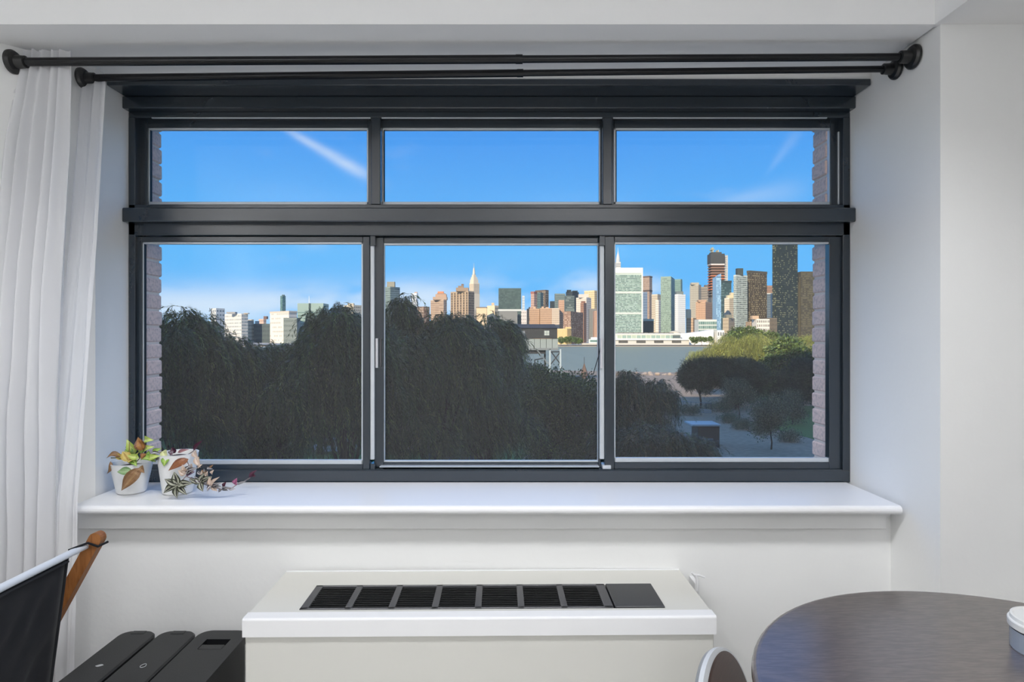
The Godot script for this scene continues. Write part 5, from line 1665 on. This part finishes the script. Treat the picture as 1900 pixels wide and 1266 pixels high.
# ---------------------------------------------------------------- this side of the river
func near_shore() -> void:
	var rock_mb := []
	for i in 4:
		var mb := MB.new()
		mb.cbox(Vector3.ZERO, Vector3(1.6 + 0.3 * i, 0.9 + 0.1 * i, 1.2), 0.28, Basis(Vector3(0.3, 1, 0.2).normalized(), 0.7 * i))
		rock_mb.append(mb.mesh())
	for i in 15:
		var px := 1120.0 + i * 12.5
		var o := MeshInstance3D.new()
		o.name = numbered("shore_rock")
		o.mesh = rock_mb[i % 4]
		o.material_override = M.rock
		add_child(o)
		var d := 188.0 + rng.randf_range(-1, 2)
		o.position = P(xw(px, d), GROUND + 0.1 + rng.randf_range(-0.3, 0.35), d)
		o.rotation.y = rng.randf() * TAU
		tag(o, "tan boulder in the row of rocks along the near shore", "rock", "rocks along the near shore")
	# gantry house over the water
	var D := 150.0
	var t := thing("gantry_house", "dark machine house on a steel gantry above the river", "building", P(xw(988, D), WATER, D + 4))
	var p := t.position
	var bx := func(called: String, x0: float, x1: float, y0: float, y1: float, m: Material, dz := 0.0, dep := 8.0) -> void:
		pbox(t, called, Vector3(xw(x0, D), EYE + hw(y0, D), -D - dz) - p, Vector3(xw(x1, D), EYE + hw(y1, D), -D - dep) - p, m, 0.02)
	bx.call("upper_wall", 925, 1034, 628.5, 608, M.dark_metal)
	# roof with a slope
	var mb := MB.new()
	var r0 := Vector3(xw(922, D), EYE + hw(609, D), -D + 0.4) - p
	var r1 := Vector3(xw(1034.5, D), EYE + hw(609, D), -D + 0.4) - p
	var up := Vector3(0, 1.05, -3.5)
	var bk := Vector3(0, 0, -8.8)
	mb.quad(r0, r1, r1 + up + Vector3(-0.5, 0, 0), r0 + up)
	mb.quad(r1, r1 + bk, r1 + up + bk * 0.25 + Vector3(-0.5, 0, 0), r1 + up + Vector3(-0.5, 0, 0))
	mb.quad(r1 + bk, r0 + bk, r0 + up + bk * 0.25, r1 + up + bk * 0.25 + Vector3(-0.5, 0, 0))
	mb.quad(r0 + up, r1 + up + Vector3(-0.5, 0, 0), r1 + up + bk * 0.25 + Vector3(-0.5, 0, 0), r0 + up + bk * 0.25)
	mb.quad(r0 + bk, r0, r0 + up, r0 + up + bk * 0.25)
	part(t, "roof", mb, M.roof_slate)
	bx.call("window", 1009.5, 1019.5, 623, 613.5, M.grey_steel, -0.06, 0.05)
	for k in 2:
		for j in 2:
			bx.call("window_pane", 1010.5 + k * 4.6, 1014.2 + k * 4.6, 622.2 - j * 4.3, 618.8 - j * 4.3, tint(gc(196, 204, 196)), -0.1, 0.02)
	bx.call("window", 966, 974, 624, 614.5, M.grey_steel, -0.06, 0.05)
	for k in 8:
		bx.call("side_panel", 948 + k * 11.0, 958.4 + k * 11.0, 646, 629, tint(gc(150, 160, 158)), 0.2, 7.6)
	bx.call("panel_backing", 948, 1035.5, 646, 629, M.dark_metal, 0.5, 7.4)
	bx.call("beam", 930, 1036, 650, 646, M.grey_steel, 0.0, 7.6)
	bx.call("beam", 930, 1012, 657, 650, M.dark_metal, 1.0, 7.0)
	for x in [1019.0, 1038.5]:
		bx.call("leg", x, x + 3.0, 730, 648, M.pale_steel, 0.0, 0.5)
	for x in [966.0, 1011.0]:
		bx.call("leg", x, x + 3.0, 730, 648, M.dark_metal, 3.0, 3.5)
	for b in [[[996, 649], [1018, 676]], [[1022, 652], [1040, 676]], [[1040, 653], [1022, 676]], [[992, 668], [1008, 665]], [[992, 668], [993, 684]], [[1022, 653], [1040, 653]]]:
		mb = MB.new()
		mb.tube([at(b[0][0], b[0][1], D + 0.2) - p, at(b[1][0], b[1][1], D + 0.2) - p], 0.16, 6)
		part(t, "brace", mb, M.grey_steel if b[0][0] == 996 else M.dark_metal)
	# pointed wooden turret by the water
	var tu := thing("pointed_turret", "small pointed wooden turret rising before the river", "turret", P(xw(1084, 130.0), GROUND - 1, 130))
	mb = MB.new()
	mb.lathe([Vector2(0.55, 0), Vector2(0.55, 4.4), Vector2(0.95, 4.6), Vector2(0.0, 7.4)], Vector3.ZERO, 6)
	part(tu, "roof", mb, tint(gc(108, 88, 76)))
	mb = MB.new()
	mb.tube([Vector3(0, 7.2, 0), Vector3(0, 8.6, 0)], 0.06, 6)
	part(tu, "finial", mb, M.dark_metal)
	# kiosk
	var K := 65.0
	var k := thing("kiosk", "small dark kiosk with a pale flat roof on the park plaza", "kiosk", P(xw(1310, K), GROUND, K + 1.2))
	pbox(k, "walls", Vector3(xw(1295, K), EYE + GROUND, -K) - k.position, Vector3(xw(1335, K), EYE + hw(792, K), -K - 2.2) - k.position, M.dark_metal)
	pbox(k, "roof", Vector3(xw(1283, K), EYE + hw(791, K), -K + 0.2) - k.position, Vector3(xw(1336.5, K), EYE + hw(787.5, K), -K - 2.6) - k.position, M.stone, 0.03)
	pbox(k, "counter", Vector3(xw(1296, K), EYE + GROUND + 0.9, -K + 0.25) - k.position, Vector3(xw(1322, K), EYE + GROUND + 1.0, -K) - k.position, M.grey_steel)
	# planter walls and railing of the ramp
	for w in [[1247, 792, 1292, 788, 66.0, "low concrete planter wall left of the kiosk"], [1248, 777, 1286, 786, 72.0, "slanting concrete kerb behind the kiosk"], [1246, 731, 1304, 752, 98.0, "ramp wall going down to the shore path"]]:
		var d: float = w[4]
		var a := P(xw(w[0], d), GROUND, d)
		var b := P(xw(w[2], d), GROUND, d - 4.0)
		var o := thing("park_wall", w[5], "wall", a)
		mb = MB.new()
		var dir := (b - a).normalized()
		mb.cbox((b - a) / 2 + Vector3(0, 0.3, 0), Vector3((b - a).length(), 0.6, 0.35), 0.03, Basis(dir, Vector3.UP, dir.cross(Vector3.UP)))
		part(o, "wall", mb, M.concrete)
		if d > 90:
			for i in 9:
				var q := (b - a) * (i / 8.0) + Vector3(0, 0.6, 0)
				mb = MB.new()
				mb.tube([q, q + Vector3(0, 1.0, 0)], 0.035, 6)
				part(o, "post", mb, M.dark_metal)
			mb = MB.new()
			mb.tube([Vector3(0, 1.6, 0), (b - a) + Vector3(0, 1.6, 0)], 0.04, 6)
			part(o, "rail", mb, M.grey_steel)
	# street sign
	var s := thing("street_sign", "yellow diamond street sign on a post among the trees", "sign", P(xw(1008, 47.0), GROUND, 47))
	mb = MB.new()
	mb.tube([Vector3.ZERO, Vector3(0, 6.3, 0)], 0.05, 8)
	part(s, "post", mb, M.grey_steel)
	mb = MB.new()
	mb.box(Vector3(0, EYE + hw(768, 47.0) - s.position.y, 0.06), Vector3(0.36, 0.36, 0.02), Basis(Vector3.BACK, PI / 4))
	part(s, "sign_plate", mb, M.sign_yellow)
	car("blue van parked in the street under the trees", P(xw(846, 55.0), GROUND, 55.0), M.car_blue, 1.15, 5.0, 2.0, 0.12)
	car("white car parked in the street under the left trees", P(xw(622, 62.0), GROUND, 62.0), M.car_white, 1.05, 4.4, 1.5, 0.1)
	car("white van parked beyond the blue van under the trees", P(xw(775, 63.0), GROUND, 63.0), M.car_white, 1.3, 5.2, 2.1, 0.15)

func car(label: String, pos: Vector3, body: Material, _s: float, ln: float, ht: float, turn: float) -> void:
	var t := thing("car", label, "car", pos, "cars parked under the trees", turn)
	var wd := 1.8
	var mb := MB.new()
	var prof := [Vector2(-ln / 2, 0.35), Vector2(-ln / 2, ht * 0.55), Vector2(-ln * 0.40, ht * 0.62), Vector2(-ln * 0.28, ht * 0.97), Vector2(-ln * 0.22, ht), Vector2(ln * 0.30, ht), Vector2(ln * 0.38, ht * 0.95), Vector2(ln * 0.46, ht * 0.62), Vector2(ln / 2, ht * 0.55), Vector2(ln / 2, 0.35)]
	var n := prof.size()
	for i in n:
		var a: Vector2 = prof[i]; var b: Vector2 = prof[(i + 1) % n]
		mb._out(Vector3(a.x, a.y, -wd / 2), Vector3(b.x, b.y, -wd / 2), Vector3(b.x, b.y, wd / 2), Vector3(a.x, a.y, wd / 2), Vector3(0, ht * 0.5, 0))
	var idx := Geometry2D.triangulate_polygon(PackedVector2Array(prof))
	for z in [-wd / 2, wd / 2]:
		for i in range(0, idx.size(), 3):
			var a := Vector3(prof[idx[i]].x, prof[idx[i]].y, z); var b := Vector3(prof[idx[i + 1]].x, prof[idx[i + 1]].y, z); var c := Vector3(prof[idx[i + 2]].x, prof[idx[i + 2]].y, z)
			if ((b - a).cross(c - a).z > 0) == (z > 0): mb.tri(a, b, c)
			else: mb.tri(a, c, b)
	part(t, "body", mb, body)
	for q in [[-0.22, 0.02], [0.06, 0.30]]:
		pbox(t, "side_window", Vector3(ln * q[0], ht * 0.64, wd / 2), Vector3(ln * q[1], ht * 0.92, wd / 2 + 0.02), M.car_glass)
	for x in [-ln * 0.30, ln * 0.30]:
		for z in [-wd / 2 + 0.1, wd / 2 - 0.1]:
			mb = MB.new()
			mb.lathe([Vector2(0, -0.12), Vector2(0.33, -0.12), Vector2(0.33, 0.12), Vector2(0, 0.12)], Vector3(x, 0.33, z), 16, Basis(Vector3.RIGHT, PI / 2))
			part(t, "wheel", mb, M.rubber)

# ---------------------------------------------------------------- trees
func willow_spray(sd: int, length: float, droop: float) -> ArrayMesh:
	var r := RandomNumberGenerator.new()
	r.seed = sd
	var mb := MB.new()
	mb.colored = true
	var n := 22
	var c := func(s: float) -> Vector3: return Vector3(length * 0.55 * s * (1.0 - 0.35 * s), length * (0.22 * s - droop * s * s), 0.10 * length * sin(s * 2.4 + sd))
	mb.col = Color(0.7, 0.62, 0.5)
	var pts := []
	for i in 5:
		pts.append(c.call(i / 4.0))
	mb.tube(pts, [0.008, 0.007, 0.006, 0.005, 0.003], 3, false)
	for i in n:
		var s := 0.12 + 0.88 * i / n
		var p: Vector3 = c.call(s)
		var tg: Vector3 = (c.call(s + 0.02) - c.call(s - 0.02)).normalized()
		var a := r.randf() * TAU
		var side := (tg.cross(Vector3.UP).normalized() * cos(a) + tg.cross(tg.cross(Vector3.UP)).normalized() * sin(a)).normalized()
		var dir := (tg * 0.7 + side * 0.75 + Vector3(0, -0.35, 0)).normalized()
		var ll := r.randf_range(0.14, 0.27)
		var w := dir.cross(side + Vector3(0.1, 0.3, 0.2)).normalized() * r.randf_range(0.013, 0.026)
		var g := r.randf_range(0.5, 1.6)
		mb.col = Color(g, g, g * r.randf_range(0.8, 1.1))
		mb.tri(p, p + dir * ll * 0.45 + w, p + dir * ll)
		mb.tri(p, p + dir * ll, p + dir * ll * 0.45 - w)
	return mb.mesh()

func leaf_cluster(sd: int, radius: float, size: float, n := 26, narrow := 0.55) -> ArrayMesh:
	var r := RandomNumberGenerator.new()
	r.seed = sd
	var mb := MB.new()
	mb.colored = true
	for i in n:
		var d := Vector3(r.randfn(), r.randfn(), r.randfn()).normalized()
		var p := d * radius * pow(r.randf(), 0.5)
		var dir := (d + Vector3(r.randfn(), r.randfn() - 0.3, r.randfn()) * 0.6).normalized()
		var side := dir.cross(Vector3(r.randfn(), r.randfn(), r.randfn())).normalized()
		var ll := size * r.randf_range(0.7, 1.3)
		var g := r.randf_range(0.5, 1.6)
		mb.col = Color(g, g, g * r.randf_range(0.8, 1.1))
		mb.tri(p, p + dir * ll * 0.5 + side * ll * narrow * 0.5, p + dir * ll)
		mb.tri(p, p + dir * ll, p + dir * ll * 0.5 - side * ll * narrow * 0.5)
	return mb.mesh()

# blobs: [px, py, radius x px, radius y px, depth radius m, depth offset m]; count of sprays; leaf colours (linear)
func tree(called: String, label: String, group: String, px: float, D: float, blobs: Array, meshes: Array, count: int, cols: Array, sc := [0.8, 1.3], hang := true, trunk_r := 0.16) -> void:
	var base := P(xw(px, D), GROUND, D)
	var t := thing(called, label, "tree", base, group)
	var k := D / F
	var vols := []
	var total := 0.0
	for b in blobs:
		var v: float = pow(b[2] * b[3] * b[4] / k, 0.72)
		if b[1] > 740 and D < 45: v *= 0.45
		vols.append(v)
		total += v
	var xf := []
	for i in meshes.size():
		xf.append([])
	var ctrs := []
	for bi in blobs.size():
		var b: Array = blobs[bi]
		var c := at(b[0], b[1], D + b[5]) - base
		ctrs.append([c, b[3] * k, b[2] * k])
		var n := int(count * 0.8 * vols[bi] / total)
		# the crown is made of clumps of twigs round the limbs
		var clumps := []
		var nc := 20
		for i in nc:
			var e := Vector3(rng.randfn(), rng.randfn() + 0.25, rng.randfn()).normalized()
			clumps.append([e * rng.randf_range(0.40, 0.98), rng.randf_range(0.13, 0.36)])
		for i in n:
			var cl: Array = clumps[rng.randi() % nc]
			var d := Vector3(rng.randfn(), rng.randfn(), rng.randfn()).normalized()
			if hang and d.y < -0.55:
				d.y = -d.y
			var o3: Vector3 = cl[0] + d * cl[1] * pow(rng.randf(), 0.4) * (1.0 if rng.randf() < 0.9 else 1.5)
			if i % 5 == 0:
				o3 = d * lerpf(0.2, 0.85, sqrt(rng.randf()))
			var p := c + Vector3(o3.x * b[2] * k, o3.y * b[3] * k, o3.z * b[4])
			if p.y < 0.15:
				continue
			var ya := atan2(-d.z, d.x) + rng.randfn() * 0.7
			var s := rng.randf_range(sc[0], sc[1])
			var bs := Basis(Vector3.UP, ya) * Basis(Vector3.BACK, rng.randfn() * 0.25 if hang else rng.randf() * TAU)
			xf[rng.randi() % meshes.size()].append(Transform3D(bs.scaled(Vector3.ONE * s), p))
	for i in meshes.size():
		var mm := MultiMesh.new()
		mm.transform_format = MultiMesh.TRANSFORM_3D
		mm.use_colors = true
		mm.mesh = meshes[i]
		mm.instance_count = xf[i].size()
		for j in xf[i].size():
			mm.set_instance_transform(j, xf[i][j])
			var a: Color = cols[rng.randi() % cols.size()]
			var g := rng.randf_range(0.5, 1.2) if rng.randf() < 0.8 else rng.randf_range(1.3, 2.2)
			mm.set_instance_color(j, Color(a.r * g, a.g * g, a.b * g))
		var o := MultiMeshInstance3D.new()
		o.name = "foliage"
		o.multimesh = mm
		o.material_override = M.foliage
		o.set_meta("kind", "stuff")
		t.add_child(o, true)
	# trunk and limbs up into the crown
	var top: Vector3 = ctrs[0][0]
	var fork := Vector3(top.x * 0.35, maxf(top.y * 0.42, 0.5), top.z * 0.35)
	var mb := MB.new()
	mb.tube([Vector3.ZERO, fork * 0.5 + Vector3(0.1, 0, 0), fork], [trunk_r * 1.25, trunk_r, trunk_r * 0.85], 9)
	part(t, "trunk", mb, M.bark)
	for c in ctrs:
		for j in 3:
			var e: Vector3 = c[0] + Vector3(rng.randf_range(-0.6, 0.6) * c[2], c[1] * rng.randf_range(0.1, 0.75), rng.randf_range(-0.5, 0.5) * c[2])
			var m1 := fork.lerp(e, 0.45) + Vector3(rng.randf_range(-0.3, 0.3), 0.4, rng.randf_range(-0.3, 0.3)) * minf(1.0, trunk_r * 6.0)
			mb = MB.new()
			mb.tube([fork, m1, fork.lerp(e, 0.8) + Vector3(0, 0.2, 0), e], [trunk_r * 0.6, trunk_r * 0.4, trunk_r * 0.22, trunk_r * 0.1], 6)
			part(t, "branch", mb, M.bark)

func trees() -> void:
	var ws := [willow_spray(1, 1.5, 0.95), willow_spray(2, 1.2, 0.8), willow_spray(3, 1.9, 1.15)]
	var fs := [willow_spray(4, 2.6, 1.1), willow_spray(5, 3.2, 1.2)]
	var bl := [leaf_cluster(11, 0.55, 0.20), leaf_cluster(12, 0.7, 0.22)]
	var fine := [leaf_cluster(13, 0.5, 0.13, 22, 0.5), leaf_cluster(14, 0.6, 0.14, 22, 0.5)]
	var needles := [leaf_cluster(15, 0.6, 0.42, 40, 0.10), leaf_cluster(16, 0.7, 0.46, 40, 0.10)]
	var big := [leaf_cluster(17, 1.0, 0.42, 30, 0.5), leaf_cluster(18, 1.2, 0.46, 30, 0.5)]
	var dk := [Color(0.11, 0.165, 0.045), Color(0.13, 0.19, 0.052), Color(0.09, 0.14, 0.040), Color(0.18, 0.235, 0.070)]
	var warm := [Color(0.14, 0.155, 0.065), Color(0.11, 0.135, 0.055), Color(0.19, 0.165, 0.08)]
	var gy := [Color(0.43, 0.45, 0.11), Color(0.37, 0.41, 0.10), Color(0.49, 0.49, 0.14), Color(0.28, 0.34, 0.08)]
	var mg := [Color(0.13, 0.19, 0.05), Color(0.10, 0.16, 0.045), Color(0.17, 0.23, 0.06)]
	var pn := [Color(0.045, 0.070, 0.036), Color(0.055, 0.082, 0.042), Color(0.038, 0.060, 0.034)]
	var gr := [Color(0.14, 0.165, 0.095), Color(0.165, 0.185, 0.115), Color(0.115, 0.14, 0.08)]
	var W := "weeping trees close to the window"
	tree("willow", "dark willow at the left edge of the view, reaching above the horizon", W, 345, 27, [[340, 655, 82, 84, 2.4, 0], [330, 760, 130, 100, 2.4, 0], [425, 660, 50, 46, 1.6, 0.5], [270, 700, 90, 110, 2.2, 0.6]], ws, 9500, dk)
	tree("willow", "lower dark willow in the dip left of the first mullion", W, 510, 31, [[500, 705, 90, 72, 2.4, 0], [470, 790, 110, 80, 2.2, 0], [560, 690, 60, 60, 2.0, 0]], ws, 7500, dk)
	tree("willow", "tall dark willow behind the left mullion", W, 650, 26, [[638, 650, 78, 76, 2.2, 0], [600, 735, 90, 95, 2.2, 0], [700, 690, 70, 90, 2.0, 0.4], [615, 598, 38, 36, 1.0, 0]], ws, 8500, dk)
	tree("willow", "broad dark willow filling the left half of the middle pane", W, 800, 29, [[800, 680, 100, 88, 2.5, 0], [760, 760, 100, 95, 2.4, 0], [752, 580, 22, 32, 0.8, 0.3], [860, 640, 70, 52, 1.9, 0.3]], ws, 9500, dk)
	tree("willow", "dark willow hanging beside the gantry house", W, 905, 33, [[905, 650, 62, 56, 2.0, 0], [890, 730, 80, 80, 2.2, 0], [940, 625, 26, 30, 0.9, 0], [880, 800, 110, 60, 2.0, 0]], ws, 7500, dk)
	tree("low_tree", "rounded dark tree below the river in the middle pane", W, 1020, 42, [[1015, 735, 100, 48, 3.2, 0], [1070, 760, 70, 60, 2.8, 0], [985, 790, 70, 55, 2.8, 0], [1060, 830, 90, 50, 2.6, 0]], fine + [ws[1]], 7600, dk, [0.8, 1.4])
	tree("thin_tree", "thin brownish willow at the left of the right pane", W, 1190, 40, [[1170, 725, 45, 42, 1.6, 0], [1215, 740, 42, 46, 1.6, 0], [1190, 790, 60, 46, 1.6, 0], [1150, 800, 40, 70, 1.6, 0]], ws, 2300, warm)
	tree("low_tree", "low leafy tree at the foot of the right pane", W, 1230, 30, [[1200, 825, 80, 42, 2.0, 0], [1280, 835, 54, 36, 1.8, 0], [1160, 860, 70, 60, 2.0, 0], [1240, 870, 90, 50, 2.0, 0]], ws, 4200, warm)
	# far park
	tree("yellow_willow", "sunlit yellow green willow in the far park, left of two", "sunlit trees in the far park", 1365, 118, [[1362, 655, 66, 36, 6.5, 0], [1326, 672, 48, 30, 5.0, 0], [1402, 660, 48, 36, 6.0, 0]], fs, 8500, gy)
	tree("yellow_willow", "sunlit yellow green willow by the right brick edge", "sunlit trees in the far park", 1470, 120, [[1452, 655, 44, 36, 6.0, 0], [1500, 652, 46, 36, 6.0, 0], [1478, 668, 60, 40, 6.0, 0]], fs, 6500, gy)
	tree("park_tree", "green tree top peeking between the two sunlit willows", "sunlit trees in the far park", 1390, 150, [[1386, 625, 34, 13, 5.0, 0], [1410, 640, 36, 18, 5.0, 0]], big, 1100, mg)
	tree("park_tree", "bright leafy green tree before the right willow", "sunlit trees in the far park", 1468, 104, [[1462, 668, 34, 30, 4.0, 0], [1440, 688, 26, 26, 3.0, 0], [1492, 680, 30, 30, 3.5, 0]], big, 1500, mg)
	for q in [["dark pine with a visible trunk at the river side of the park", 1300, 101, [[1296, 698, 36, 26, 3.0, 0], [1318, 690, 34, 24, 3.0, 0], [1280, 706, 22, 18, 2.0, 0]]], ["broad dark pine in the middle of the park", 1365, 99, [[1350, 697, 46, 30, 3.6, 0], [1395, 706, 36, 34, 3.2, 0], [1372, 690, 40, 22, 3.0, 0]]], ["dark pine beside the right brick edge", 1485, 98, [[1478, 712, 30, 40, 3.0, 0], [1502, 705, 30, 46, 3.0, 0], [1460, 735, 24, 28, 2.4, 0]]]]:
		tree("pine", q[0], "dark pines in the park", q[1], q[2], q[3], needles, 2600, pn, [0.8, 1.5], false)
	tree("young_tree", "young grey green tree before the broad pine", "young trees on the plaza", 1372, 88, [[1366, 728, 28, 26, 1.9, 0], [1385, 742, 22, 22, 1.6, 0], [1352, 748, 20, 16, 1.4, 0]], fine, 900, gr, [0.9, 1.5], false, 0.09)
	tree("young_tree", "young tree with a bare trunk standing on the plaza", "young trees on the plaza", 1431, 64, [[1428, 772, 32, 34, 2.0, 0], [1418, 792, 22, 20, 1.4, 0], [1444, 765, 20, 22, 1.3, 0]], fine, 1000, gr, [0.9, 1.4], false, 0.08)
	tree("young_tree", "young tree at the lawn edge near the right bricks", "young trees on the plaza", 1470, 82, [[1466, 750, 22, 26, 1.6, 0], [1478, 768, 18, 18, 1.2, 0]], fine, 700, gr, [0.9, 1.4], false, 0.08)
	tree("bright_bush", "yellow green bush standing behind the left willows", "", 437, 44, [[437, 755, 32, 28, 1.8, 0], [430, 778, 30, 22, 1.6, 0]], bl, 700, [Color(0.34, 0.36, 0.10), Color(0.26, 0.30, 0.08)], [0.7, 1.1], false)
	for s in [[1352, 776, 20, 7, 84, "low round shrub bed in front of the young grey green tree"], [1378, 788, 22, 7, 78, "low shrub bed left of the young bare trunk tree"], [1465, 810, 24, 9, 69, "low shrub bed on the right edge of the plaza"], [1280, 762, 26, 8, 92, "long low shrub bed behind the kiosk"], [1330, 756, 30, 7, 96, "low hedge between the kiosk and the pines"]]:
		var d: float = s[4]
		tree("shrub", s[5], "shrub beds on the plaza", s[0], d, [[s[0], s[1], s[2], s[3], 1.2, 0]], fine, 220, gr, [0.8, 1.2], false, 0.03)
	# trees along the far quay
	for q in [[1288, 631, 9], [1302, 630, 9], [1316, 631, 8], [1041, 632, 7], [1052, 631, 8], [1063, 630, 9], [1074, 632, 7]]:
		tree("quay_tree", "small green tree on the far quay before the assembly hall" if q[0] > 1200 else "small green tree on the far quay before the low cream block", "small trees on the far quay before the assembly hall" if q[0] > 1200 else "small trees on the far quay before the cream block", q[0], 874, [[q[0], q[1], q[2], 4.5, 5.0, 0]], [leaf_cluster(31, 2.0, 1.4, 30, 0.5)], 60, mg, [0.8, 1.3], false, 0.3)
